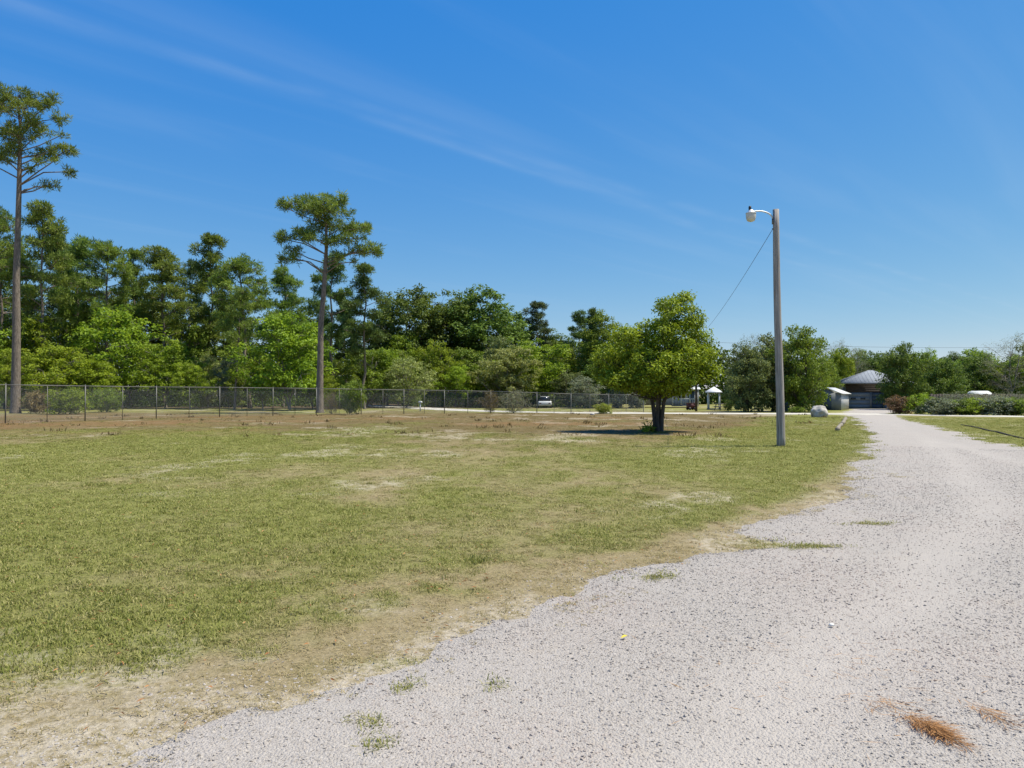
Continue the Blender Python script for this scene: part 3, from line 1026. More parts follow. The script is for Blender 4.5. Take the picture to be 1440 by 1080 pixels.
def gen_pine(seed, H=20.0, W=7.0, cb=0.5, nl=24, r0=0.24):
    nl = int(nl * 0.85)
    rg = np.random.default_rng(seed)
    tp = trunk_line(H * 0.97, (rg.normal(0, .4), rg.normal(0, .4)), 0.006, 9, seed)
    lobes = []
    for i in range(nl):
        t = (i + 0.5) / nl
        z = H * (cb + (0.97 - cb) * t)
        prof = (0.55 + 0.75 * math.sin(math.pi * min(1, t * 1.05) ** 0.8)) * (1 - 0.45 * t)
        dist = W * 0.5 * prof * rg.uniform(0.35, 0.95)
        a = i * 2.4 + rg.normal(0, .5)
        tx_, ty_ = interp_poly(tp, min(z / H, 1))[:2]
        lobes.append(((tx_ + math.cos(a) * dist, ty_ + math.sin(a) * dist, z + rg.normal(0, .3)), (W * rg.uniform(.15, .25), W * rg.uniform(.15, .25), rg.uniform(.4, .75)), int(rg.integers(17, 27))))
    lobes.append(((tp[-1][0], tp[-1][1], H * 0.95), (W * .16, W * .16, .9), 10))
    # dead stubs below the crown
    for i in range(4):
        a = rg.uniform(0, 6.28); z = H * (cb - rg.uniform(0.02, 0.12))
        lobes.append(((math.cos(a) * W * .2, math.sin(a) * W * .2, z), (.2, .2, .2), 1))
    return make_tree('pine', lobes, [(tp, r0, r0 * 0.22)], NEEDLE, seed, 0.30, H * cb * 0.8, 0.02, 0.3)


def gen_broad(seed, H, W, cb, nl, ncl, leaf, r0=0.16, irregular=0.25, stems=1, limb_k=0.6):
    rg = np.random.default_rng(seed)
    trunks = []
    for s in range(stems):
        a = rg.uniform(0, 6.28)
        le = (math.cos(a) * W * .16 * (stems > 1), math.sin(a) * W * .16 * (stems > 1))
        tp = trunk_line(H * rg.uniform(.72, .86), (le[0] + rg.normal(0, .2), le[1] + rg.normal(0, .2)), 0.012, 8, seed + s)
        trunks.append((tp, r0 if stems == 1 else r0 * 0.7, r0 * 0.2))
    lobes = []
    zc = H * (cb + 1) / 2; rz = H * (1 - cb) / 2
    for i in range(nl):
        k = (i + 0.5) / nl
        zz = 1 - 2 * k
        a = i * 2.39996 + rg.normal(0, .35)
        hr = math.sqrt(max(0, 1 - zz * zz))
        s = rg.uniform(0.48, 0.74) * (1 + rg.normal(0, irregular))
        rl = W * rg.uniform(.17, .26)
        lobes.append(((math.cos(a) * hr * W * .5 * s * 1.1, math.sin(a) * hr * W * .5 * s * 1.1, max(zc + zz * rz * min(.86, .80 * (1 + rg.normal(0, irregular * .35))), H * cb * .9 + .2)),
                      (rl, rl, min(rl * rg.uniform(.6, .85), rz * .6)), ncl))
    return make_tree('broadleaf', lobes, trunks, leaf, seed, limb_k, H * max(cb * .6, .06), 0.014)


LEAF_OAK = dict(kind='broad', n=60, len=0.30, wid=0.18, size=0.68, flat=0.65, gap=0.7)
LEAF_UND = dict(kind='broad', n=46, len=0.27, wid=0.16, size=0.62, flat=0.45, gap=0.7)
LEAF_MASS = dict(kind='broad', n=44, len=0.23, wid=0.135, size=0.55, flat=0.6, gap=0.7, floor=0.12)
LEAF_FINE = dict(kind='broad', n=34, len=0.17, wid=0.10, size=0.40, flat=0.6, gap=0.7, floor=0.1)
LEAF_BUSH = dict(kind='broad', n=30, len=0.15, wid=0.09, size=0.30, flat=0.7, gap=0.7, floor=0.08)
LEAF_BARE = dict(kind='broad', n=16, len=0.20, wid=0.045, size=0.5, flat=0.9, gap=0.6)

V = {}
V['pine'] = [(gen_pine(11, 20, 7.0, .50, 24), 20, 7.0), (gen_pine(12, 20, 6.0, .42, 26), 20, 6.0), (gen_pine(13, 20, 7.5, .56, 22), 20, 7.5), (gen_pine(14, 20, 5.0, .38, 24, .2), 20, 5.0)]
V['slim'] = [(gen_pine(21, 16, 3.6, .45, 20, .15), 16, 3.6), (gen_pine(22, 16, 3.0, .30, 24, .15), 16, 3.0)]
V['oak'] = [(gen_broad(31, 14, 10, .16, 28, 13, LEAF_OAK, .24), 14, 10), (gen_broad(32, 14, 9, .10, 28, 12, LEAF_OAK, .22, .3), 14, 9), (gen_broad(33, 14, 8, .22, 24, 10, LEAF_OAK, .22, .35), 14, 8)]
V['under'] = [(gen_broad(41, 8, 7, .10, 24, 8, LEAF_UND, .12, .35, 2), 8, 7), (gen_broad(42, 8, 6.5, .06, 24, 8, LEAF_UND, .12, .4, 3), 8, 6.5), (gen_broad(43, 8, 7, .18, 22, 9, LEAF_UND, .12, .35), 8, 7)]
V['fine'] = [(gen_broad(51, 5, 4.6, .04, 24, 9, LEAF_FINE, .09, .25, 3), 5, 4.6), (gen_broad(52, 5, 4.2, .08, 24, 9, LEAF_FINE, .09, .35, 2), 5, 4.2)]
V['mass'] = [(gen_broad(81, 7, 6.4, .0, 40, 9, LEAF_MASS, .12, .25, 3), 7, 6.4), (gen_broad(82, 7, 6.0, .0, 38, 9, LEAF_MASS, .12, .32, 4), 7, 6.0), (gen_broad(83, 7, 6.6, .0, 42, 9, LEAF_MASS, .12, .3, 3), 7, 6.6)]
V['bush'] = [(gen_broad(61, 2.2, 3.0, .02, 18, 9, LEAF_BUSH, .04, .25, 4), 2.2, 3.0), (gen_broad(62, 2.2, 2.6, .02, 18, 9, LEAF_BUSH, .04, .35, 5), 2.2, 2.6), (gen_broad(63, 2.2, 3.2, .02, 20, 8, LEAF_BUSH, .04, .4, 4), 2.2, 3.2)]
LEAF_TWIG = dict(kind='broad', n=14, len=0.12, wid=0.03, size=0.26, flat=0.9, gap=0.6, floor=0.1)
V['twig'] = [(gen_broad(91, 2.2, 2.6, .04, 22, 9, LEAF_TWIG, .03, .35, 5), 2.2, 2.6), (gen_broad(92, 2.2, 2.4, .04, 22, 9, LEAF_TWIG, .03, .4, 5), 2.2, 2.4)]
V['bare'] = [(gen_broad(71, 12, 8, .25, 26, 9, LEAF_BARE, .16, .35, 1), 12, 8), (gen_broad(72, 12, 7, .2, 28, 9, LEAF_BARE, .16, .35, 2), 12, 7)]
vcount = {k: 0 for k in V}


def plant(name, kind, px, D, top, wpx, mat, label, cat, group=None, bark='bark_grey', base_z=None, pick=None):
    """one tree or shrub: an Empty with trunk and crown; size from how tall and wide it stands"""
    x, y = at(px, D)
    H = CAM_H + (HOR - top) / F_PX * D
    Wd = wpx / F_PX * D
    lst = V[kind]
    i = vcount[kind] % len(lst) if pick is None else pick
    vcount[kind] += 1
    (tm, cm), H0, W0 = lst[i]
    z = g1(x, y)
    e = empty(name, (x, y, z), random.uniform(0, 6.28), label, cat, group)
    sx = Wd / W0; sz = H / H0
    e.scale = (sx, sx * random.uniform(.92, 1.08), sz)
    obj('trunk', tm, M[bark], e)
    obj('crown', cm, M[mat], e)
    return e


# --- heroes, drawn lobe by lobe at their real distance
def px_lobes(rows, px0, D, seed, depth=0.8, dens=1.0):
    rg = np.random.default_rng(seed)
    s = D / F_PX
    out = []
    for row in rows:
        px, py, rx, ry, ncl = row[:5]
        dy = row[5] if len(row) > 5 else rg.uniform(-1, 1) * depth
        out.append((((px - px0) * s, dy, CAM_H + (HOR - py) * s), (rx * s, rx * s * rg.uniform(.8, 1.1), ry * s), max(1, int(ncl * dens))))
    return out


def hero(name, meshes, px0, D, label, cat, mat, bark):
    x, y = at(px0, D)
    e = empty(name, (x, y, 0), 0, label, cat)
    obj('trunk', meshes[0], M[bark], e); obj('crown', meshes[1], M[mat], e)
    return e


# the lone yellow-green evergreen on the field
D = 32.0
rows = [(958, 428, 19, 15, 14), (962, 416, 12, 8, 8), (936, 440, 17, 16, 13), (932, 426, 7, 7, 4), (969, 446, 15, 17, 12), (980, 468, 13, 15, 10), (992, 499, 11, 14, 9), (886, 462, 8, 8, 4), (843, 500, 8, 9, 4), (955, 448, 27, 22, 22), (930, 462, 24, 18, 20), (907, 468, 15, 14, 11), (898, 478, 24, 18, 18), (872, 480, 22, 18, 18),
        (855, 496, 15, 16, 12), (848, 516, 12, 18, 12), (868, 512, 24, 20, 20), (900, 505, 28, 20, 24), (935, 492, 30, 20, 26), (970, 478, 24, 24, 22), (985, 500, 20, 20, 18),
        (950, 515, 34, 18, 26), (985, 525, 22, 18, 18), (1003, 523, 14, 12, 10), (915, 530, 34, 16, 24), (870, 535, 26, 14, 18), (855, 528, 16, 10, 8), (965, 526, 30, 13, 20), (925, 533, 38, 11, 16), (895, 536, 24, 9, 10), (980, 530, 18, 8, 9), (868, 536, 22, 9, 12), (905, 544, 30, 8, 14), (948, 544, 30, 8, 14), (970, 539, 20, 8, 10), (925, 550, 24, 8, 10, .5), (915, 548, 24, 8, 10, -.7), (945, 548, 22, 8, 10, -.3),
        (900, 500, 30, 26, 22, 1.6), (945, 500, 36, 30, 26, 1.7), (905, 515, 30, 22, 22, -1.6), (950, 505, 34, 22, 26, -1.7), (930, 535, 40, 14, 22, -1.5), (925, 470, 24, 20, 16, -1.1), (955, 470, 26, 22, 18, 1.3)]
mag_lobes = px_lobes(rows, 925, D, 5, 1.2)
mag_lobes.append(((-0.42, -0.15, 0.16), (.16, .15, .10), 4))
s = D / F_PX
mag_tr = [([(-.09, 0, 0), (-.12, 0, .5), (-.20, .05, 1.2), (-.40, .1, 2.2), (-.9, .2, 3.2)], .125, .05),
          ([(.04, .05, 0), (.02, .05, .5), (.05, .05, 1.2), (.15, .1, 2.4), (.6, .1, 4.6)], .14, .05),
          ([(.12, -.05, 0), (.15, -.08, .6), (.24, -.1, 1.3), (.52, -.15, 2.2), (1.2, -.2, 3.0)], .115, .04),
          ([(-.02, -.12, 0), (-.06, -.2, .6), (-.1, -.45, 1.4), (-.2, -.9, 2.4)], .09, .03)]
LEAF_MAG = dict(kind='broad', n=50, len=0.145, wid=0.068, size=0.30, flat=0.75, gap=0.75, floor=0.05)
hero('broadleaf_evergreen_tree', make_tree('evergreen', mag_lobes, mag_tr, LEAF_MAG, 77, 0.85, 1.4, 0.010, 0.26), 925, D,
     'lone yellow-green leafy tree on the field with forked dark trunk', 'tree', 'magnolia', 'bark_dark')

# the tallest pine at the left edge
D = 66.0
rows = [(20, 132, 20, 9, 12), (0, 128, 16, 10, 10), (-22, 140, 22, 12, 14), (42, 138, 16, 9, 10), (62, 133, 8, 6, 5), (10, 152, 28, 12, 18), (48, 160, 22, 10, 12), (70, 158, 12, 7, 6), (78, 155, 6, 5, 3),
        (-25, 168, 26, 14, 14), (25, 176, 30, 12, 18), (60, 178, 14, 7, 6), (5, 190, 24, 10, 12), (35, 195, 20, 8, 9), (70, 192, 9, 5, 3), (82, 186, 5, 4, 2), (75, 207, 12, 7, 6), (92, 211, 11, 7, 7), (50, 207, 16, 7, 7), (-20, 205, 30, 14, 16),
        (20, 215, 20, 8, 10), (12, 229, 12, 7, 6), (36, 213, 12, 7, 5), (65, 233, 8, 5, 3), (85, 236, 9, 5, 4), (90, 232, 5, 4, 2), (62, 257, 10, 5, 3), (45, 241, 9, 5, 3), (33, 258, 5, 4, 1), (-18, 235, 14, 7, 5), (66, 260, 6, 4, 2)]
lob = px_lobes(rows, 22, D, 6, 1.6, 1.5)
tp = [(0, 0, 0), (.02, 0, 4), (.02, 0, 8), (-.05, 0, 12), (.05, 0, 16), (.12, 0, 20), (.15, 0, 23), (.1, .1, 26), (-.1, 0, 28.2)]
HN = dict(kind='needle', n=44, wid=0.062, size=0.54, gap=0.75, floor=1.0)
hero('pine_tree', make_tree('pine_left', lob, [(tp, .40, .09)], HN, 78, 0.38, 18.3, 0.02, 0.2), 22, D,
     'tallest pine of all with long bare trunk at the fence', 'tree', 'pine', 'bark_pine')

# the tall flat-topped pine in the middle of the left wood
D = 68.0
rows = [(420, 288, 26, 8, 16), (400, 292, 10, 6, 5), (432, 280, 14, 7, 8), (455, 286, 24, 10, 18), (482, 285, 9, 10, 8), (465, 300, 34, 11, 24), (440, 300, 20, 10, 12), (495, 318, 24, 7, 14), (512, 322, 12, 6, 6), (475, 315, 26, 9, 16), (430, 322, 14, 8, 8),
        (425, 330, 18, 9, 10), (408, 338, 16, 6, 8), (396, 336, 7, 5, 3), (412, 352, 14, 7, 7), (398, 362, 8, 6, 5), (418, 366, 10, 6, 5), (445, 338, 18, 7, 9), (488, 336, 26, 7, 14), (515, 346, 18, 7, 11), (526, 350, 8, 5, 5), (500, 348, 16, 6, 8), (470, 340, 18, 7, 8), (450, 312, 20, 10, 12),
        (480, 362, 14, 5, 5), (498, 368, 8, 4, 2)]
lob = px_lobes(rows, 450, D, 8, 1.5, 1.5)
tp = [(0, 0, 0), (-.02, 0, 2.5), (.02, 0, 5), (.05, 0, 8), (.3, 0, 11), (.45, 0, 13.5), (.55, 0, 15.5), (.5, 0, 17.5), (.2, 0, 19)]
hero('pine_tree', make_tree('pine_mid', lob, [(tp, .36, .08)], HN, 79, 0.32, 11.9, 0.02, 0.2), 450, D,
     'tall flat-topped pine with bare pale trunk standing clear above the wood', 'tree', 'pine', 'bark_pine')

# ---- the wood behind the fence
G_P = 'pines of the wood behind the fence'
G_O = 'dense crowned trees of the wood behind the fence'
G_U = 'low leafy trees along the edge of the wood'
P = [  # px, D, top, width, mat, variant, label
    (-25, 92, 300, 95, 'pine', 0, 'pine with broad crown cut by the photo edge, behind the tallest pine'),
    (8, 90, 292, 80, 'pine', 2, 'pine whose crown spreads just behind the trunk of the tallest pine'),
    (60, 88, 286, 78, 'pine', 0, 'pine with dense rounded crown, first one right of the tallest trunk'),
    (108, 96, 330, 66, 'pine', 1, 'pine with narrow crown, second one right of the tallest trunk'),
    (145, 94, 340, 84, 'pine', 2, 'broad pine topping the low left stretch of the wood'),
    (184, 100, 347, 46, 'pine', 3, 'small topped pine on the shoulder where the left treeline dips'),
    (232, 98, 350, 84, 'pine', 0, 'pine with spreading flat crown just right of the treeline dip'),
    (291, 104, 325, 62, 'pine', 3, 'slender pine rising above its neighbours, left of the flat-topped pine'),
    (352, 90, 358, 92, 'pine', 2, 'wide round crowned pine with pale trunks under its crown'),
    (398, 102, 376, 62, 'pine', 1, 'pine partly hidden behind the left side of the flat-topped pine'),
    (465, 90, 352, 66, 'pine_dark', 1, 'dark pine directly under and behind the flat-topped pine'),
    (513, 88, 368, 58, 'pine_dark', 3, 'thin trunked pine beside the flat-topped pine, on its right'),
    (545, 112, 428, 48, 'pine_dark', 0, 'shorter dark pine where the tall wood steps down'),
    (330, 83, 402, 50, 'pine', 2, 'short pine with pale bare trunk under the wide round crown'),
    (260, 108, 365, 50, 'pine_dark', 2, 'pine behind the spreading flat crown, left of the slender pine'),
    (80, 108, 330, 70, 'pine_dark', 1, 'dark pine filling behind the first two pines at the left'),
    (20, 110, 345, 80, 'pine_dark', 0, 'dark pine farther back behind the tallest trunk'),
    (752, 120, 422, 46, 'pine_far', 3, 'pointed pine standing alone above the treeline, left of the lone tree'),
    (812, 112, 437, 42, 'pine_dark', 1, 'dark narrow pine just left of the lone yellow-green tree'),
]
for (px, D, top, w, mat, v, lab) in P:
    plant('pine_tree', 'pine', px, D, top, w, mat, lab, 'tree', G_P, 'bark_pine', pick=v)
plant('pine_tree', 'slim', 829, 108, 434, 22, 'pine_dark', 'thinnest dark pine with leaning tip, touching the narrow pine', 'tree', G_P, 'bark_pine', pick=1)
plant('pine_tree', 'slim', 487, 100, 420, 30, 'pine_dark', 'half hidden thin pine in the gap right of the flat-topped pine', 'tree', G_P, 'bark_pine', pick=0)

O = [
    (578, 112, 408, 92, 'oak', 'dark oak with pointed top, first right of the tall pines'),
    (640, 118, 406, 84, 'oak', 'dark oak forming the left half of the big rounded crown'),
    (682, 114, 407, 92, 'oak', 'largest dark oak, the big rounded crown at mid wood'),
    (724, 122, 445, 62, 'oak', 'dark oak sloping down from the big rounded crown'),
    (775, 122, 462, 66, 'oak', 'dark oak under the lone pointed pine'),
    (850, 104, 440, 56, 'olive', 'olive topped oak peeping out left above the lone tree'),
    (868, 96, 490, 70, 'oak', 'dark oak directly behind the left side of the lone tree'),
    (540, 122, 452, 56, 'oak', 'dark oak at the foot of the step in the treeline'),
    (215, 112, 400, 70, 'oak', 'dark oak under the spreading flat crowned pine'),
    (315, 114, 430, 80, 'oak', 'dark oak in shade behind the pale pine trunks'),
    (120, 116, 410, 80, 'oak', 'dark oak in shade behind the left green trees'),
    (420, 116, 430, 80, 'oak', 'dark oak in shade behind the bright green tree'),
    (20, 118, 430, 90, 'oak', 'dark oak in shade behind the tallest trunk'),
]
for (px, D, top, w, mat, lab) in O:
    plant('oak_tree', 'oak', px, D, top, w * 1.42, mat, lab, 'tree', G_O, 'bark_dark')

U = [
    (-30, 84, 452, 90, 'spring', 'under', 'bright green leafy tree cut by the photo edge'),
    (45, 88, 440, 84, 'spring', 'under', 'green leafy tree right behind the tallest trunk'),
    (78, 80, 482, 84, 'yellow', 'under', 'yellow-green low tree just right of the tallest trunk'),
    (22, 78, 492, 50, 'yellow', 'under', 'small yellow-green tree at the foot of the tallest pine'),
    (130, 82, 505, 62, 'yellow', 'under', 'low yellow-green tree above the second fence post'),
    (172, 90, 432, 104, 'spring', 'under', 'big deep green tree between the second and third fence posts'),
    (232, 88, 478, 76, 'spring', 'under', 'deep green spreading tree over the third fence post'),
    (292, 94, 496, 40, 'pale', 'fine', 'thin pale grey-green sapling tree in the shaded gap'),
    (322, 92, 502, 34, 'grey', 'fine', 'small grey leafed tree beside the pale pine trunks'),
    (408, 80, 440, 100, 'spring', 'under', 'brightest green tree just left of the flat-topped pine trunk'),
    (370, 84, 500, 60, 'spring', 'under', 'low green tree at the left foot of the brightest green one'),
    (478, 90, 505, 46, 'olive', 'under', 'olive tree just right of the flat-topped pine trunk'),
    (516, 96, 490, 64, 'olive', 'under', 'brownish olive tree behind the leafy vine on the fence'),
    (572, 94, 500, 62, 'pale', 'fine', 'palest cream-green rounded tree above the fence'),
    (560, 106, 466, 56, 'spring', 'under', 'mid green tree above the palest cream-green tree'),
    (612, 100, 480, 52, 'yellow', 'under', 'yellow-green upright tree right of the palest tree'),
    (658, 102, 488, 58, 'olive', 'under', 'brownish dark tree in the dip between yellow-green and pale layered trees'),
    (712, 96, 486, 74, 'pale', 'under', 'pale layered tree behind the dry bush on the fence'),
    (758, 102, 478, 86, 'spring', 'under', 'fresh green rounded tree behind the parked white car'),
    (700, 104, 470, 50, 'myrtle', 'under', 'grey-green tree on top of the pale layered tree'),
    (822, 90, 530, 44, 'grey', 'fine', 'grey-green round shrub tree left of the lone tree'),
    (345, 100, 470, 60, 'olive', 'under', 'olive tree in the shade behind the pale pine trunks'),
    (265, 102, 450, 60, 'olive', 'under', 'olive tree in the shade under the slender pine'),
    (100, 96, 452, 70, 'olive', 'under', 'olive tree between the yellow-green and the deep green trees'),
    (268, 86, 508, 46, 'yellow', 'under', 'low yellow-green tree over the third span of the fence'),
    (340, 88, 512, 44, 'olive', 'under', 'low brownish tree in front of the pale pine trunks'),
    (440, 92, 470, 60, 'spring', 'under', 'green tree half hidden by the brightest green tree'),
    (452, 84, 518, 40, 'spring', 'under', 'low green tree right behind the flat-topped pine trunk'),
    (540, 98, 492, 60, 'spring', 'under', 'mid green tree left of the palest cream-green tree'),
    (596, 112, 478, 60, 'olive', 'under', 'olive tree above the yellow-green upright tree'),
    (640, 98, 512, 44, 'yellow', 'under', 'low yellow-green tree beside the brownish dark tree'),
    (690, 100, 508, 54, 'spring', 'under', 'low green tree left of the pale layered tree'),
    (738, 98, 506, 56, 'spring', 'under', 'low green tree right of the pale layered tree'),
    (795, 108, 486, 60, 'olive', 'under', 'olive tree left of the grey-green round shrub tree'),
    (800, 98, 520, 40, 'myrtle', 'under', 'low grey-green tree beside the round shrub tree'),
    (846, 94, 512, 44, 'olive', 'under', 'olive tree behind the left edge of the lone tree'),
]
for (px, D, top, w, mat, kind, lab) in U:
    plant('leafy_tree', kind, px, D, top, w * 1.15, mat, lab, 'tree', G_U, 'bark_grey')

# ---- trees on the right side
big = [
    (1052, 72, 482, 74, 'myrtle', 'mass', 'big grey-green bushy tree left of the lamp pole, touching the ground'),
    (1086, 74, 470, 66, 'myrtle', 'mass', 'grey-green bushy tree right behind the lamp pole'),
    (1128, 72, 462, 80, 'olive', 'mass', 'largest olive-green bushy tree right of the lamp pole'),
    (1156, 88, 500, 46, 'olive', 'mass', 'lower olive bushy tree behind the small shed'),
    (1040, 84, 505, 34, 'oak', 'mass', 'dark bushy tree between the white canopy and the grey-green bush'),
    (1267, 80, 486, 70, 'oak', 'mass', 'dark green round tree covering the right half of the garage'),
    (1324, 84, 504, 56, 'oak', 'mass', 'dark green tree right of the one covering the garage'),
    (1228, 108, 494, 54, 'oak', 'mass', 'dark green tree behind the garage roof peak'),
    (1196, 112, 506, 46, 'spring', 'mass', 'mid green tree just left of the garage roof peak'),
    (1352, 130, 492, 72, 'pine_far', 'oak', 'distant flat dark tree on the right skyline'),
    (1372, 92, 498, 62, 'oak', 'mass', 'dark tree with warm top behind the white trailer'),
    (1408, 90, 510, 60, 'olive', 'mass', 'olive tree right behind the white trailer'),
    (1440, 88, 500, 60, 'olive', 'mass', 'olive tree cut by the right photo edge'),
    (1345, 100, 518, 60, 'olive', 'mass', 'lower olive tree left of the white trailer'),
    (1182, 98, 488, 46, 'spring', 'mass', 'fresh green tree behind the small shed'),
    (1208, 112, 494, 44, 'olive', 'mass', 'olive tree left above the garage roof'),
    (1300, 104, 492, 50, 'spring', 'mass', 'fresh green tree between the two dark ones on the right'),
    (1375, 112, 490, 70, 'olive', 'mass', 'olive tree farther back behind the hedge row'),
    (1475, 92, 470, 90, 'oak', 'mass', 'dark tree cut by the right photo edge'),
]
for (px, D, top, w, mat, kind, lab) in big:
    plant('bushy_tree', kind, px, D, top, w, mat, lab, 'tree', 'trees along the lane on the right', 'bark_dark')
for (px, D, top, w, lab) in ((1062, 84, 464, 44, 'pale budding tree top showing left of the lamp pole'), (1178, 100, 476, 48, 'pale budding tree right behind the olive bushy tree'),
                             (1206, 104, 484, 40, 'pale budding tree nearest to the garage roof'), (1420, 86, 470, 74, 'tall pale budding tree on the right skyline'), (1452, 90, 458, 60, 'pale budding tree cut by the right photo edge')):
    plant('budding_tree', 'bare', px, D, top, w, 'bare', lab, 'tree', 'pale trees just coming into leaf')

# ---- shrubs
S = [
    (92, 64, 546, 54, 'spring', 'round green shrub behind the fence right of the tallest pine'),
    (52, 66, 549, 34, 'brown', 'reddish brown shrub at the foot of the tallest pine'),
    (150, 70, 548, 44, 'olive', 'olive shrub behind the second fence post'),
    (866, 92, 545, 30, 'grey', 'pale grey shrub just left of the lone tree trunk'),
    (897, 92, 546, 26, 'grey', 'pale grey shrub hidden behind the lone tree trunk'),
    (722, 66.5, 549, 44, 'bare', 'dry brownish bush grown through the fence'),
    (690, 66, 550, 26, 'brown', 'thin dry bush left of the larger dry one on the fence'),
    (492, 63, 538, 40, 'olive', 'leafy vine climbing over the fence right of the flat-topped pine'),
    (466, 62.5, 552, 24, 'brown', 'brown vine on the fence beside the flat-topped pine trunk'),
    (849, 66, 567, 22, 'weed', 'bright lime weed clump at the fence foot'),
    (1265, 62, 556, 36, 'red', 'red tipped shrub at the corner of the drive'),
    (1294, 61, 555, 36, 'yellow', 'yellow-green shrub right of the red tipped one'),
    (1325, 60, 559, 52, 'grey', 'grey shrub right of the yellow-green one in the hedge row'),
    (1352, 59.5, 560, 48, 'olive', 'olive shrub in the middle of the hedge row'),
    (1374, 59, 561, 44, 'yellow', 'lighter green shrub in the middle of the hedge row'),
    (1398, 58.5, 558, 52, 'grey', 'second grey shrub, nearer the right end of the hedge row'),
    (1428, 58, 559, 54, 'olive', 'olive shrub at the right end of the hedge row'),
    (1345, 64, 552, 54, 'grey', 'tall twiggy shrub behind the grey shrub of the hedge row'),
    (1385, 64, 553, 58, 'bare', 'tall twiggy shrub behind the middle of the hedge row'),
    (1428, 64, 552, 58, 'grey', 'tall twiggy shrub behind the right end of the hedge row'),
    (1024, 76, 562, 12, 'oak', 'small dark shrub beside the white canopy'),
    (1120, 68, 572, 20, 'olive', 'little shrub under the largest olive bushy tree'),
]
for (px, D, top, w, mat, lab) in S:
    plant('shrub', 'twig' if ('dry' in lab or 'twiggy' in lab or 'vine on' in lab) else 'bush', px, D, top, w, mat, lab, 'shrub', 'shrubs along the fence and lane', 'bark_grey')

# ---- far wood that closes the view, one mass
rg = np.random.default_rng(99)
acc = Acc()
n = 90000
xx = rg.uniform(-125, 160, n)
dd = 132 + 10 * rg.uniform(0, 1, n) ** 2 + 4 * vnoise(xx * .1, xx * 0, 3.0)
topz = 7.0 + 5.5 * fbm(xx * 0.08, xx * 0 + 5, 13.0, 3) + 2.0 * fbm(xx * 0.5, xx * 0 + 2, 15.0, 2)
topz = topz * np.where((xx > 40), 0.75, 1.0)
hz = topz * rg.uniform(0, 1, n) ** 1.15
d = unit(rg.normal(size=(n, 3)))
nr = unit(rg.normal(size=(n, 3)) + np.array([0, -0.5, 0.7]))
ax = unit(np.cross(nr, rg.normal(size=(n, 3))))
acc.leaves(np.stack([xx, dd, hz], -1), ax, nr, rg.uniform(.5, 1.0, n), rg.uniform(.3, .6, n), 0.6 * vnoise(xx * .35, hz * .5, 8.0) + 0.4 * rg.uniform(size=n))
tag(obj('distant_woods', acc.mesh('distant_woods'), M['oak']), 'dark leafy mass of woods closing the view behind all trees', 'woods', None, 'stuff')

# low undergrowth along the foot of the wood
acc = Acc()
n = 42000
xx = rg.uniform(-85, 12, n)
dd = 97 + 16 * rg.uniform(0, 1, n)
hz = (0.5 + 1.9 * fbm(xx * .3, dd * .3, 17.0, 3)) * rg.uniform(0, 1, n)
k = (fbm(xx * .25, dd * .25, 19.0, 2) > 0.40)
xx, dd, hz = xx[k], dd[k], hz[k]; n = len(xx)
nr = unit(rg.normal(size=(n, 3)) + np.array([0, -0.3, 0.8])); ax = unit(np.cross(nr, rg.normal(size=(n, 3))))
# keep the lane clear
ld = np.min(np.hypot(xx[:, None] - lp[None, :, 0], dd[:, None] - lp[None, :, 1]), 1) > 3.2
acc.leaves(np.stack([xx, dd, hz], -1)[ld], ax[ld], nr[ld], rg.uniform(.2, .42, n)[ld], rg.uniform(.12, .24, n)[ld], rg.uniform(size=n)[ld])
tag(obj('undergrowth', acc.mesh('undergrowth'), M['oak']), 'shaded undergrowth along the foot of the wood', 'undergrowth', None, 'stuff')

acc = Acc()
bx_, by_ = sample_sector(lambda r: 14.0 if r < 7 else 14.0 * (7 / r) ** 1.6, 2.6, 26)
kk = road_mask(bx_, by_) < 0.25
bx_, by_ = bx_[kk], by_[kk]; m_ = len(bx_)
th_ = rg.uniform(0, 6.283, m_)
acc.leaves(np.stack([bx_, by_, gz(bx_, by_) + rg.uniform(.012, .035, m_)], -1), unit(np.stack([np.cos(th_), np.sin(th_), rg.normal(0, .15, m_)], -1)),
           unit(np.stack([rg.normal(0, .35, m_), rg.normal(0, .35, m_), np.ones(m_)], -1)), rg.uniform(.02, .06, m_), rg.uniform(.004, .014, m_), rg.uniform(size=m_), 0.1)
tag(obj('leaf_litter', acc.mesh('leaf_litter'), M['straw']), 'dead straw brown leaf scraps scattered over the near lawn', 'leaf litter', None, 'stuff')

# sparse dead stalks and weeds in the far half of the field
acc = Acc()
cx = rg.uniform(-32, 26, 120); cyy = rg.uniform(27, 64, 120)
ok = road_mask(cx, cyy) < -1.0
cx, cyy = cx[ok], cyy[ok]
for x0, y0 in zip(cx, cyy):
    m_ = int(rg.integers(8, 30)); sp = rg.uniform(.06, .3)
    px_ = rg.normal(x0, sp, m_); py_ = rg.normal(y0, sp, m_)
    dr = unit(rg.normal(0, .5, (m_, 3)) + np.array([0, 0, 1.0]))
    acc.leaves(np.stack([px_, py_, gz(px_, py_)], -1), dr, unit(rg.normal(size=(m_, 3))), rg.uniform(.06, .24, m_), rg.uniform(.015, .05, m_), rg.uniform(size=m_))
tag(obj('weeds', acc.mesh('weeds'), M['brown']), 'sparse dry weeds in the far half of the field', 'weeds', None, 'stuff')

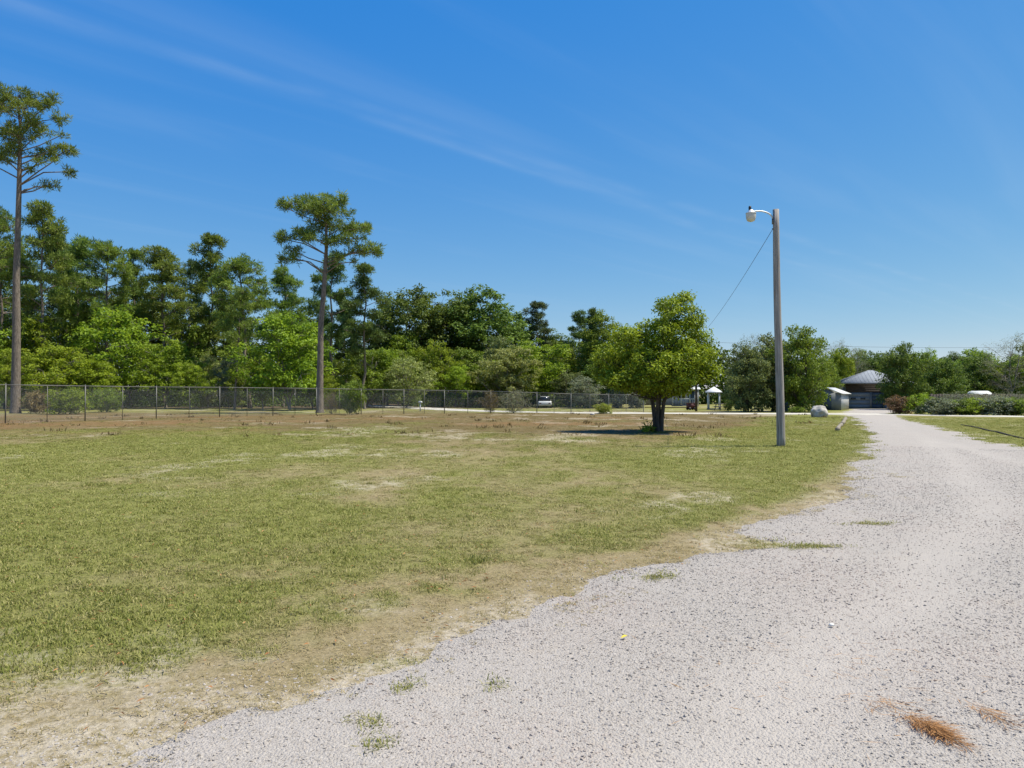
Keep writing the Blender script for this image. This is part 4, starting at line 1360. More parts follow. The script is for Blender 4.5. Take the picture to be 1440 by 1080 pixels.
# ------------------------------------------------------------------ chain link fence
M['galv'] = simple('galvanised_steel', (0.145, 0.138, 0.12), 0.6, 0.2, 3.0, 0.0, 0.05)
M['wire'] = simple('galvanised_wire', (0.23, 0.23, 0.235), 0.6, 0.2, 3.0, 0.3, 0.0)
FP = [(-150, 36.5, 2.2), (-70, 39.0, 2.18), (8, 41.8, 2.18), (120, 46.0, 2.18), (220, 51.0, 2.18), (309, 55.0, 2.2), (384, 58.2, 2.18), (445, 60.3, 2.16), (508, 62.4, 2.12), (568, 64.5, 2.10), (625, 65.6, 2.05),
      (690, 66.8, 1.98), (755, 67.6, 1.86), (803, 68.0, 1.76), (856, 68.3, 1.70), (905, 68.6, 1.66)]
fence = empty('chain_link_fence', (*at(384, 58.2), 0), 0, 'long galvanised chain link fence between field and wood', 'fence')
fo = Vector(fence.location)
fp3 = []
for (px, D, h) in FP:
    x, y = at(px, D)
    fp3.append(Vector((x, y, g1(x, y))) - fo)
heights = [h for _, _, h in FP]
for p, h in zip(fp3, heights):
    MB().tube([p + Vector((0, 0, -.2)), p + Vector((0, 0, h + 0.05))], 0.036, 8).lathe([(0.042, h + .02), (0.033, h + .07), (0.0, h + .09)], 8, p).build('post', M['galv'], fence, True)
for i in range(len(fp3) - 1):
    a = fp3[i] + Vector((0, 0, heights[i])); b_ = fp3[i + 1] + Vector((0, 0, heights[i + 1]))
    MB().tube([a, b_], 0.027, 7).build('top_rail', M['galv'], fence, True)
    # slimmer line post half way
    mid = (fp3[i] + fp3[i + 1]) * 0.5; hm = 0.5 * (heights[i] + heights[i + 1])
    MB().tube([mid + Vector((0, 0, -.2)), mid + Vector((0, 0, hm - 0.03))], 0.019, 6).build('line_post', M['galv'], fence, True)
wm = MB()
step = 0.085
for i in range(len(fp3) - 1):
    a, b_ = fp3[i], fp3[i + 1]
    L = (b_ - a).length; dx = (b_ - a) / L
    h = min(heights[i], heights[i + 1]) - 0.03
    nn = Vector((-dx.y, dx.x, 0))
    vs = []; fs = []
    kk = int(L / step)
    for j in range(-int(h / step), kk + 1):
        for sgn in (1, -1):
            s0 = j * step; s1 = s0 + h
            t0 = max(0.0, -s0 / h); t1 = min(1.0, (L - s0) / h)
            if t1 - t0 < 0.02: continue
            z0, z1 = (t0 * h, t1 * h) if sgn == 1 else (h - t0 * h, h - t1 * h)
            p0 = a + dx * (s0 + t0 * h) + Vector((0, 0, 0.03 + z0 * 0.985)) + nn * (0.052 + 0.003 * sgn)
            p1 = a + dx * (s0 + t1 * h) + Vector((0, 0, 0.03 + z1 * 0.985)) + nn * (0.052 + 0.003 * sgn)
            k0 = len(vs)
            dd_ = (p1 - p0).normalized(); sd = dd_.cross(nn).normalized() * 0.0026; un = nn * 0.0026
            for q_ in (p0, p1):
                vs += [q_ + sd, q_ + un, q_ - sd, q_ - un]
            fs += [(k0 + m_, k0 + (m_ + 1) % 4, k0 + 4 + (m_ + 1) % 4, k0 + 4 + m_) for m_ in range(4)]
    wm.add(vs, fs)
tag(wm.build('wire_mesh', M['wire'], fence), None, None, None, 'stuff')

# ------------------------------------------------------------------ lamp pole
def wood_pole_mat():
    m, nt, b = new_mat('weathered_pole_wood')
    v = n_obj(nt)
    mp = nt.nodes.new('ShaderNodeMapping'); mp.inputs['Scale'].default_value = (14, 14, 0.55)
    nt.links.new(v, mp.inputs[0])
    n = n_noise(nt, 2.0, 8, mp.outputs[0], 0.65)
    n2 = n_noise(nt, 0.7, 4, v, 0.6)
    c = n_mix(nt, n_map(nt, n.outputs['Fac'], 0.32, 0.68), (0.14, 0.12, 0.105), (0.44, 0.395, 0.355))
    c = n_mix(nt, n_map(nt, n2.outputs['Fac'], 0.5, 0.7, 0, .5), c, (0.25, 0.185, 0.145))
    nt.links.new(c, b.inputs['Base Color'])
    b.inputs['Roughness'].default_value = 0.9
    n_bump(nt, b, n.outputs['Fac'], 0.7, 0.02)
    return m


M['pole'] = wood_pole_mat()
M['alu'] = simple('weathered_aluminium', (0.62, 0.63, 0.64), 0.45, 0.1, 5.0, 0.35, 0.03)
M['lens'] = simple('ribbed_lens', (0.60, 0.57, 0.50), 0.3, 0.1, 8.0, 0.0, 0.05)
M['black'] = simple('black_plastic', (0.02, 0.02, 0.022), 0.6, 0.2, 5.0, 0.0, 0.0)
px_, py_ = at(1098, 23.1)
pz = g1(px_, py_)
pole = empty('lamp_pole', (px_, py_, pz), 0, 'tall weathered wooden pole with curved arm and yard lamp beside the drive', 'lamp pole')
PH = 7.42
tilt = -0.135
prof = []
for i in range(14):
    t = i / 13
    prof.append((tilt * t + 0.012 * math.sin(t * 7), 0.01 * math.sin(t * 5), -0.3 + (PH + 0.3) * t))
MB().tube(prof, np.linspace(0.132, 0.094, 14).tolist(), 18).build('post', M['pole'], pole, True)
top = Vector((tilt, 0, PH))
lamp = MB()
arm_pts = [top + Vector((-0.085, -0.02, -0.36)), top + Vector((-0.12, -0.02, -0.22)), top + Vector((-0.24, -0.03, -0.12)), top + Vector((-0.42, -0.04, -0.065)), top + Vector((-0.60, -0.05, -0.06)), top + Vector((-0.70, -0.055, -0.065))]
sm_ = catmull([tuple(p) for p in arm_pts], 5)
MB().tube([tuple(p) for p in sm_], 0.024, 10).build('lamp_arm', M['alu'], pole, True)
MB().box(tilt - 0.112, tilt - 0.088, -0.06, 0.02, PH - 0.46, PH - 0.26).build('arm_bracket', M['galv'], pole)
hx, hy, hz_ = tilt - 0.79, -0.06, PH - 0.07
MB().lathe([(0.0, 0.055), (0.05, 0.05), (0.085, 0.02), (0.10, -0.02), (0.155, -0.045), (0.16, -0.075), (0.13, -0.08), (0.0, -0.08)], 24, (hx, hy, hz_)).build('lamp_housing', M['alu'], pole, True)
rb = MB()
nrib = 24
vs = []; fs = []
pr_ = [(0.150, -0.078), (0.152, -0.15), (0.140, -0.24), (0.112, -0.30), (0.05, -0.325)]
for r0_, z0_ in pr_:
    for k_ in range(nrib * 2):
        a_ = math.pi * k_ / nrib
        r1_ = r0_ * (1.0 if k_ % 2 else 0.94)
        vs.append((hx + r1_ * math.cos(a_), hy + r1_ * math.sin(a_), hz_ + z0_))
N2 = nrib * 2
for i in range(len(pr_) - 1):
    for k_ in range(N2):
        fs.append((i * N2 + k_, i * N2 + (k_ + 1) % N2, (i + 1) * N2 + (k_ + 1) % N2, (i + 1) * N2 + k_))
fs.append(tuple((len(pr_) - 1) * N2 + k_ for k_ in range(N2)))
rb.add(vs, fs).build('lamp_lens', M['lens'], pole)
MB().lathe([(0.042, 0.04), (0.045, 0.10), (0.040, 0.15), (0.0, 0.165)], 14, (hx - 0.03, hy, hz_ + 0.01)).build('photocell', M['black'], pole, True)
for zb in (PH - 0.33, PH - 0.62):
    MB().tube([(tilt - 0.10, -0.06, zb), (tilt - 0.13, -0.06, zb)], 0.018, 8).build('bolt', M['black'], pole, True)

# far service pole, the cable to it and on along the lane
ux, uy = at(979, 76)
upole = empty('utility_pole', (ux, uy, g1(ux, uy)), 0, 'thin dark utility pole beside the small white house', 'utility pole')
MB().tube([(0, 0, -.3), (0, 0, 7.3)], [.13, .09], 10).build('post', M['bark_dark'], upole, True)
MB().bar((-.45, 0, 7.0), (.45, 0, 7.0), .08, .1).build('crossarm', M['bark_dark'], upole)
for x_ in (-.38, .38):
    MB().lathe([(0.03, 0), (.045, .05), (.03, .1), (0, .12)], 8, (x_, 0, 7.05)).build('insulator', M['lens'], upole, True)


def cable(name, a, b_, sag, r, label, group=None):
    a = Vector(a); b_ = Vector(b_)
    o_ = a.copy()
    pts = []
    for i in range(40):
        t = i / 39
        p = a.lerp(b_, t); p.z -= sag * 4 * t * (1 - t)
        pts.append(p - o_)
    o = MB().tube(pts, r, 5).build(name, M['black'])
    o.location = o_
    tag(o, label, 'cable', group)


cable('overhead_cable', (px_ + tilt - 0.1, py_ - 0.02, pz + PH - 0.62), (ux - .38, uy, g1(ux, uy) + 7.15), 0.55, 0.008, 'thin black cable sagging from the lamp pole down to the left')
ux2, uy2 = at(1560, 96)
up2 = empty('utility_pole', (ux2, uy2, 0), 0, 'utility pole beyond the right edge carrying the distant wire', 'utility pole')
MB().tube([(0, 0, -.3), (0, 0, 8.6)], [.14, .10], 10).build('post', M['bark_dark'], up2, True)
cable('overhead_cable', (ux + .38, uy, g1(ux, uy) + 7.15), (ux2, uy2, 8.2), 0.5, 0.012, 'faint distant wire over the garage and the right trees')

# ------------------------------------------------------------------ boulder
import bmesh
def rock(name, radius, scale, seed, mat, sub=3, amp=.2):
    bm = bmesh.new()
    bmesh.ops.create_icosphere(bm, subdivisions=sub, radius=radius)
    rgk = np.random.default_rng(seed)
    planes = unit(rgk.normal(size=(16, 3)))
    offs = rgk.uniform(.72, .98, 16) * radius
    for v in bm.verts:
        p = np.array(v.co)
        for d_, o_ in zip(planes, offs):
            t = p @ d_
            if t > o_: p = p - d_ * (t - o_) * 0.85
        nz_ = float(fbm(p[0] * 3.1 + 9, p[1] * 3.1 + p[2] * 2.3, seed, 4)) - .5
        p = p * (1 + amp * nz_)
        v.co = (p[0] * scale[0], p[1] * scale[1], p[2] * scale[2])
    me = bpy.data.meshes.new(name); bm.to_mesh(me); bm.free()
    for p in me.polygons: p.use_smooth = True
    return obj(name, me, mat)


M['rock'] = simple('pale_rock', (0.42, 0.385, 0.335), 0.9, 0.35, 3.0, 0.0, 0.6)
x, y = at(1151, 54.5)
bo = tag(rock('boulder', 0.66, (1.0, .85, .80), 5, M['rock'], 4, .55), 'big pale grey boulder on the grass near the lane', 'boulder')
bo.location = (x, y, g1(x, y) + 0.33)
x, y = at(833, 62)
b2 = tag(rock('stone', 0.16, (1.3, 1, .7), 8, M['rock'], 2, .3), 'small pale stone lying at the fence foot beside lime weeds', 'stone'); b2.location = (x, y, g1(x, y) + 0.05)
x, y = at(1167, depth_of(884))
M['white_stone'] = simple('white_stone', (0.66, 0.63, 0.57), 0.7, 0.1, 20.0)
b3 = tag(rock('pebble', 0.016, (1.2, 1, .8), 9, M['white_stone'], 2, .2), 'single bright white pebble on the gravel', 'pebble'); b3.location = (x, y, g1(x, y) + 0.029)

# timbers on the grass
M['timber_grey'] = simple('weathered_timber', (0.25, 0.21, 0.16), 0.9, 0.35, 4.0, 0.0, 0.5)
M['timber_dark'] = simple('dark_timber', (0.055, 0.042, 0.03), 0.9, 0.3, 4.0, 0.0, 0.5)
for (p0, p1, lab) in (((1177, 606), (1183, 598.5), 'weathered grey log on the grass, nearest of two in line'), ((1184, 597.5), (1189, 590), 'weathered grey log on the grass, farther of two in line')):
    a = Vector((*at(p0[0], depth_of(p0[1])), 0)); b_ = Vector((*at(p1[0], depth_of(p1[1])), 0))
    a.z = g1(a.x, a.y) + .07; b_.z = g1(b_.x, b_.y) + .06
    n_ = 9
    pts = [a.lerp(b_, i / (n_ - 1)) + Vector((random.uniform(-.05, .05), 0, random.uniform(-.015, .02))) - a for i in range(n_)]
    o = MB().tube(pts, [.10 + random.uniform(-.03, .02) for _ in range(n_)], 9).build('log', M['timber_grey'], None, True)
    o.location = a
    tag(o, lab, 'log', 'logs lying on the grass')
ptsd = [(1351, 598.5), (1372, 602), (1392, 606.5), (1402, 608), (1420, 612.5), (1436, 616), (1462, 620)]
wp = [Vector((*at(a_, depth_of(b__)), 0)) for a_, b__ in ptsd]
o0 = wp[0].copy(); o0.z = 0
cc = catmull([(p.x - o0.x, p.y - o0.y, g1(p.x, p.y) + .03) for p in wp], 5)
o = MB().tube([tuple(p) for p in cc], [.014 + .024 * math.sin(math.pi * min(1, (i + 3) / len(cc))) for i in range(len(cc))], 8).build('fallen_branch', M['timber_dark'], None, True)
o.location = o0
tag(o, 'long thin dark branch lying in the grass right of the drive', 'branch')

# ------------------------------------------------------------------ garage
M['sid_dark'] = simple('dark_boards_and_eave_shade', (0.045, 0.034, 0.028), 0.8, 0.25, 3.0)  # dark fence boards; on the garage it paints the eave shade
M['roof_metal'] = simple('pale_metal_roof', (0.235, 0.25, 0.27), 0.8, 0.15, 1.2, 0.0, 0.03)
M['door_blue'] = simple('blue_grey_door', (0.17, 0.20, 0.23), 0.6, 0.12, 2.0)
M['door_doorway_dark'] = simple('dark_door_and_doorway', (0.045, 0.07, 0.10), 0.6, 0.2, 2.0)
M['glass'] = simple('dark_glass', (0.02, 0.025, 0.03), 0.1, 0.1, 2.0, 0.0, 0.0)
M['white'] = simple('white_paint', (0.62, 0.62, 0.60), 0.6, 0.08, 2.0, 0.0, 0.05)
M['grey_wall'] = simple('grey_wall', (0.17, 0.185, 0.195), 0.7, 0.12, 1.5)

gx0, gy0 = at(1224, 89.5)
ga_ = empty('garage', (gx0, gy0, g1(gx0, gy0)), RAD(-14), 'garage with pale hipped metal roof, upper boards darkened as eave shade and blue-grey doors', 'garage')
hw, hd = 3.25, 2.8      # half width / half depth of the walls
zt = 3.05
zb_ = 1.95
# upper boards, dark to paint in the eave's shade: each plank a part
for i in range(5):
    z0 = zb_ + i * (zt - zb_) / 5
    MB().box(-hw, hw, -hd - .02 - .004 * (i % 2), -hd + .06, z0 + .004, z0 + (zt - zb_) / 5 - .004).build('board', M['sid_dark'], ga_)
MB().box(-hw, -hw + .12, -hd + .07, hd, 0, zt).build('wall', M['grey_wall'], ga_)
MB().box(hw - .12, hw, -hd + .07, hd, 0, zt).build('wall', M['grey_wall'], ga_)
MB().box(-hw + .13, hw - .13, hd - .12, hd, 0, zt).build('wall', M['grey_wall'], ga_)
for xa, xb in ((-hw, -hw + .18), (-.62, -.46), (.78, .94), (hw - .18, hw)):
    MB().box(xa, xb, -hd - .01, -hd + .06, 0, zb_ - .003).build('pillar', M['grey_wall'], ga_)
for (xa, xb, mt, lab) in ((-hw + .18, -.62, 'door_blue', None), (-.46, .78, 'door_doorway_dark', 'dark panel for the open doorway in the middle of the garage'), (.94, hw - .18, 'door_blue', None)):  # middle panel is coloured dark for the shade inside the open doorway
    nh = 4
    dr_ = MB().box(xa + .01, xb - .01, -hd + .05, -hd + .07, .02, zb_ - .02).build('garage_door_or_doorway', M[mt], ga_)
    if lab: tag(dr_, lab)
    for i in range(nh):
        z0 = .03 + i * (zb_ - .06) / nh
        MB().box(xa + .02, xb - .02, -hd + .02, -hd + .048, z0 + .01, z0 + (zb_ - .06) / nh - .01).build('panel', M[mt], dr_)
    if mt == 'door_blue':
        w_ = (xb - xa)
        for f_ in (.25, .68):
            MB().box(xa + w_ * (f_ - .11), xa + w_ * (f_ + .11), -hd + .008, -hd + .018, 1.1, 1.32).build('window_pane', M['glass'], dr_)
ro = 3.9; rd_ = 3.5; ze = 3.08; za = 4.62
MB().add([(-ro, -rd_, ze), (ro, -rd_, ze), (ro, rd_, ze), (-ro, rd_, ze), (-.2, 0, za), (.2, 0, za), (-ro, -rd_, ze - .14), (ro, -rd_, ze - .14), (ro, rd_, ze - .14), (-ro, rd_, ze - .14)],
         [(0, 1, 5, 4), (1, 2, 5), (2, 3, 4, 5), (3, 0, 4), (0, 6, 7, 1), (1, 7, 8, 2), (2, 8, 9, 3), (3, 9, 6, 0), (6, 9, 8, 7)]).build('roof', M['roof_metal'], ga_)
sm_b = MB()
for i in range(-9, 10):
    x0 = i * .42
    t = 1 - max(0, (abs(x0) - .2)) / (ro - .2)
    if t < .05: continue
    sm_b.bar((x0, -rd_ + .01, ze + .012), (x0, -rd_ + rd_ * t, ze + (za - ze) * t + .012), .03, .03)
for i in range(-8, 9):
    y0 = i * .42
    t = 1 - abs(y0) / rd_
    if t < .05: continue
    for sg in (-1, 1):
        sm_b.bar((sg * ro, y0, ze + .012), (sg * (ro + (.2 - ro) * t), y0, ze + (za - ze) * t + .012), .03, .03)
tag(sm_b.build('roof_seams', M['roof_metal'], ga_), None, None, None, 'stuff')

# shed
sx0, sy0 = at(1168, 80.5)
sh_ = empty('shed', (sx0, sy0, g1(sx0, sy0)), RAD(-36), 'small white sided shed with low gable roof left of the garage', 'shed')
w2, d2, hh_ = 1.45, 1.9, 1.75
MB().add([(-w2, -d2, 0), (w2, -d2, 0), (w2, -d2, hh_), (0, -d2, hh_ + .55), (-w2, -d2, hh_), (-w2, -d2 + .1, 0), (w2, -d2 + .1, 0), (w2, -d2 + .1, hh_), (0, -d2 + .1, hh_ + .55), (-w2, -d2 + .1, hh_)],
         [(0, 1, 2, 3, 4), (9, 8, 7, 6, 5), (0, 5, 6, 1), (1, 6, 7, 2), (2, 7, 8, 3), (3, 8, 9, 4), (4, 9, 5, 0)]).build('gable_wall', M['grey_wall'], sh_)  # grey paints in the shade on the front; other walls are white
MB().box(-w2, -w2 + .1, -d2 + .102, d2, 0, hh_).build('wall', M['white'], sh_)
MB().box(w2 - .1, w2, -d2 + .102, d2, 0, hh_).build('wall', M['white'], sh_)
MB().box(-w2 + .102, w2 - .102, d2 - .1, d2, 0, hh_).build('wall', M['white'], sh_)
for i in range(11):
    y0 = -d2 + .2 + i * .34
    MB().box(w2 + .002, w2 + .022, y0, y0 + .04, 0.02, hh_ - .02).build('batten', M['white'], sh_)
for sg in (-1, 1):
    MB().add([(sg * (w2 + .22), -d2 - .2, hh_ - .06), (0, -d2 - .2, hh_ + .60), (0, d2 + .2, hh_ + .60), (sg * (w2 + .22), d2 + .2, hh_ - .06),
              (sg * (w2 + .22), -d2 - .2, hh_ - .0), (0, -d2 - .2, hh_ + .67), (0, d2 + .2, hh_ + .67), (sg * (w2 + .22), d2 + .2, hh_ - .0)],
             [(0, 1, 2, 3), (7, 6, 5, 4), (0, 4, 5, 1), (2, 6, 7, 3), (3, 7, 4, 0), (1, 5, 6, 2)]).build('roof_slope', M['white'], sh_)
MB().box(-.5, .5, -d2 - .03, -d2 - .004, .02, 1.6).build('door', M['door_doorway_dark'], sh_)

# ------------------------------------------------------------------ small house, canopy, table, bin
M['siding'] = simple('pale_siding', (0.50, 0.50, 0.52), 0.7, 0.1, 2.0)
M['red_wood'] = simple('dark_red_wood', (0.085, 0.022, 0.026), 0.7, 0.25, 4.0)
M['pale_wood'] = simple('pale_wood', (0.24, 0.215, 0.175), 0.85, 0.2, 5.0)
hx0, hy0 = at(955, 98)
ho = empty('house', (hx0, hy0, 0), RAD(-8), 'low pale house with white porch rail behind the lone tree trunk', 'house')
MB().box(-5, 2.4, 0, 4, .3, 2.45).build('wall', M['siding'], ho)
MB().add([(-5.3, -.5, 2.42), (2.7, -.5, 2.42), (2.7, 4.4, 2.42), (-5.3, 4.4, 2.42), (-5.3, 2, 3.0), (2.7, 2, 3.0)], [(0, 1, 5, 4), (2, 3, 4, 5), (1, 2, 5), (3, 0, 4), (3, 2, 1, 0)]).build('roof', M['grey_wall'], ho)
for xw in (-3.9, -1.8, .35):
    wf = MB().box(xw - .5, xw + .5, -.05, -.004, 1.2, 2.15).build('window', M['white'], ho)
    MB().box(xw - .42, xw - .03, -.062, -.052, 1.28, 2.07).build('pane', M['glass'], wf)
    MB().box(xw + .03, xw + .42, -.062, -.052, 1.28, 2.07).build('pane', M['glass'], wf)
MB().box(1.2, 2.0, -.05, -.004, .32, 2.2).build('door', M['door_doorway_dark'], ho)
MB().box(-1.0, 2.4, -1.5, -.01, .18, .3).build('porch_deck', M['pale_wood'], ho)
for xp in (-1.0, .1, 1.2, 2.3):
    MB().box(xp, xp + .09, -1.49, -1.4, .302, 2.4).build('porch_post', M['white'], ho)
MB().box(-.9, 2.3, -1.48, -1.42, 1.1, 1.18).build('porch_rail', M['white'], ho)
for i in range(14):
    MB().box(-.88 + i * .22, -.84 + i * .22, -1.47, -1.43, .303, 1.097).build('baluster', M['white'], ho)
MB().add([(-1.2, -1.8, 2.36), (2.6, -1.8, 2.36), (2.6, -.51, 2.60), (-1.2, -.51, 2.60), (-1.2, -1.8, 2.42), (2.6, -1.8, 2.42), (2.6, -.51, 2.66), (-1.2, -.51, 2.66)],
         [(3, 2, 1, 0), (4, 5, 6, 7), (0, 1, 5, 4), (1, 2, 6, 5), (2, 3, 7, 6), (3, 0, 4, 7)]).build('porch_roof', M['white'], ho)

gx1, gy1 = at(1004, 84)
gz_ = empty('canopy', (gx1, gy1, g1(gx1, gy1)), RAD(-20), 'white pyramid roofed garden canopy on white posts', 'canopy')
for sx1 in (-1, 1):
    for sy1 in (-1, 1):
        MB().box(sx1 * .62 - .07, sx1 * .62 + .07, sy1 * .62 - .07, sy1 * .62 + .07, 0, 1.9).build('post', M['white'], gz_)
MB().add([(-.9, -.9, 1.9), (.9, -.9, 1.9), (.9, .9, 1.9), (-.9, .9, 1.9), (-.85, -.85, 2.05), (.85, -.85, 2.05), (.85, .85, 2.05), (-.85, .85, 2.05), (0, 0, 2.62)],
         [(3, 2, 1, 0), (0, 1, 5, 4), (1, 2, 6, 5), (2, 3, 7, 6), (3, 0, 4, 7), (4, 5, 8), (5, 6, 8), (6, 7, 8), (7, 4, 8)]).build('roof', M['white'], gz_)
MB().box(-.75, .75, -.75, .75, 0.0, .12).build('deck', M['pale_wood'], gz_)

tx0, ty0 = at(1016, 79)
tb = empty('picnic_table', (tx0, ty0, g1(tx0, ty0)), RAD(12), 'pale wooden picnic table with benches beside the white canopy', 'picnic table')
for i in range(4):
    MB().box(-.8, .8, -.36 + i * .185, -.36 + i * .185 + .17, .70, .74).build('plank', M['pale_wood'], tb)
for sy1 in (-1, 1):
    MB().box(-.8, .8, sy1 * .66 - .13, sy1 * .66 + .13, .42, .46).build('seat', M['pale_wood'], tb)
    for sx1 in (-.6, .6):
        MB().bar((sx1, sy1 * .62, 0), (sx1, sy1 * .25, .70), .06, .09).build('leg', M['pale_wood'], tb)
for sx1 in (-.55, .55):
    MB().box(sx1 - .03, sx1 + .03, -.78, .78, .36, .418).build('brace', M['pale_wood'], tb)

rx0, ry0 = at(972, 82)
bn = empty('garden_cart', (rx0, ry0, g1(rx0, ry0)), RAD(10), 'dark red boxy wooden cart in front of the house porch', 'cart')
MB().box(-.45, .45, -.3, .3, .25, .72).build('box', M['red_wood'], bn)
MB().box(-.5, .5, -.35, .35, .722, .78).build('rim', M['red_wood'], bn)
for sx1 in (-.3, .3):
    for sy1 in (-.34, .34):
        MB().tube([(sx1, sy1 - .03, .16), (sx1, sy1 + .03, .16)], .16, 14).build('wheel', M['black'], bn, True)
MB().bar((.45, 0, .5), (.95, 0, .8), .04).build('handle', M['black'], bn)

# barrel by the pole, post at the drive, mailbox
bx, by = at(1107, 73)
M['blue'] = simple('blue_grey_plastic', (0.12, 0.16, 0.26), 0.5, 0.15, 3.0)
br_ = empty('barrel', (bx, by, g1(bx, by)), 0, 'blue-grey upright barrel at the foot of the bushes by the lane', 'barrel')
MB().lathe([(0, 0), (.21, 0), (.23, .08), (.24, .35), (.23, .36), (.24, .37), (.24, .63), (.23, .64), (.24, .65), (.23, .9), (.2, .96), (.0, .96)], 18).build('drum', M['blue'], br_, True)
MB().lathe([(.05, .961), (.05, .99), (0, .99)], 10, (.1, 0, 0)).build('bung_cap', M['white'], br_)

qx, qy = at(1249, 82)
mp_ = empty('marker_post', (qx, qy, g1(qx, qy)), 0, 'short white post at the right side of the garage apron', 'post')
MB().box(-.1, .1, -.1, .1, 0, .6).build('post', M['white'], mp_)
MB().add([(-.13, -.13, .6), (.13, -.13, .6), (.13, .13, .6), (-.13, .13, .6), (0, 0, .72)], [(3, 2, 1, 0), (0, 1, 4), (1, 2, 4), (2, 3, 4), (3, 0, 4)]).build('cap', M['white'], mp_)


def mailbox(px, D, h, label, rz):
    x, y = at(px, D)
    e = empty('mailbox', (x, y, g1(x, y)), rz, label, 'mailbox', 'mailboxes along the lane')
    MB().box(-.045, .045, -.045, .045, 0, h - .22).build('post', M['white'], e)
    prof_ = [(-.1, 0), (.1, 0), (.1, .1)] + [(.1 * math.cos(a), .1 + .1 * math.sin(a)) for a in np.linspace(0.3, math.pi - .3, 7)] + [(-.1, .1)]
    vs = [(p[0], -.26, h - .22 + p[1]) for p in prof_] + [(p[0], .26, h - .22 + p[1]) for p in prof_]
    n_ = len(prof_)
    MB().add(vs, [tuple(range(n_)), tuple(range(2 * n_ - 1, n_ - 1, -1))] + [(i, i + n_, (i + 1) % n_ + n_, (i + 1) % n_) for i in range(n_)]).build('box', M['white'], e)
    MB().box(.102, .115, -.1, .02, h - .15, h - .02).build('flag', M['red_wood'], e)


mailbox(591, 74, 1.05, 'white mailbox on a white post just behind the fence, in front of the lane', 0.6)
mailbox(492, 118, 1.15, 'small distant white mailbox in the shade at the lane', 1.5)

# pale rail fence beyond the lane
rf = empty('rail_fence', (*at(790, 100), 0), 0, 'weathered pale rail fence beyond the lane in front of the wood', 'fence')
ro0 = Vector(rf.location)
rp = []
for px in np.linspace(728, 848, 6):
    x, y = at(px, 100 + (px - 790) * .02)
    rp.append(Vector((x, y, g1(x, y))) - ro0)
for p in rp:
    MB().box(p.x - .06, p.x + .06, p.y - .06, p.y + .06, -.1, 1.15).build('post', M['pale_wood'], rf)
for i in range(5):
    for z in (.55, .98):
        a = rp[i] + Vector((0, -.08, z)); b_ = rp[i + 1] + Vector((0, -.08, z))
        MB().bar(a, b_, .035, .10).build('rail', M['pale_wood'], rf)


# white car parked behind the fence
def car(px, D, rz, label):
    x, y = at(px, D)
    e = empty('parked_car', (x, y, g1(x, y)), rz, label, 'car')
    cw = .86
    # body as lofted cross sections along x
    secs = [(-2.1, .42, .70, .78), (-2.0, .30, .86, .84), (-1.2, .26, .92, .86), (0, .26, .94, .86), (1.0, .26, .92, .86), (1.8, .28, .80, .84), (2.1, .36, .64, .74)]
    vs = []; fs = []
    for (sx, z0, z1, w) in secs:
        ring = [(-w * .93, z0), (-w, z0 + (z1 - z0) * .4), (-w * .97, z1 - .06), (-w * .85, z1), (w * .85, z1), (w * .97, z1 - .06), (w, z0 + (z1 - z0) * .4), (w * .93, z0)]
        vs += [(sx, a_, b__) for a_, b__ in ring]
    R_ = 8
    for i in range(len(secs) - 1):
        for k_ in range(R_):
            fs.append((i * R_ + k_, i * R_ + (k_ + 1) % R_, (i + 1) * R_ + (k_ + 1) % R_, (i + 1) * R_ + k_))
    fs += [tuple(range(R_))[::-1], tuple((len(secs) - 1) * R_ + k_ for k_ in range(R_))]
    MB().add(vs, fs).build('body', M['white'], e, True)
    MB().add([(-1.7, -.72, .93), (-1.15, -.60, 1.42), (.25, -.60, 1.42), (1.0, -.72, .93), (-1.7, .72, .93), (-1.15, .60, 1.42), (.25, .60, 1.42), (1.0, .72, .93)],
             [(0, 3, 2, 1), (4, 5, 6, 7), (0, 1, 5, 4), (3, 7, 6, 2), (0, 4, 7, 3)]).build('window', M['glass'], e)
    MB().add([(-1.2, -.62, 1.425), (.28, -.62, 1.425), (.28, .62, 1.425), (-1.2, .62, 1.425), (-1.05, -.52, 1.47), (.15, -.52, 1.47), (.15, .52, 1.47), (-1.05, .52, 1.47)],
             [(3, 2, 1, 0), (4, 5, 6, 7), (0, 1, 5, 4), (1, 2, 6, 5), (2, 3, 7, 6), (3, 0, 4, 7)]).build('roof', M['white'], e)
    for sx in (-1.3, 1.3):
        for sy in (-1, 1):
            w = MB().tube([(sx, sy * .70, .32), (sx, sy * .88, .32)], .32, 18).build('wheel', M['black'], e, True)
            MB().tube([(sx, sy * .875, .32), (sx, sy * .89, .32)], .19, 14).build('rim', M['alu'], w, True)
    for sy in (-.58, .58):
        MB().box(2.0, 2.11, sy - .15, sy + .15, .52, .64).build('headlight', M['lens'], e)
        MB().box(-2.11, -2.02, sy - .13, sy + .13, .55, .68).build('tail_light', M['red_wood'], e)


car(766, 95, RAD(88), 'white parked car seen through the fence under the fresh green tree')

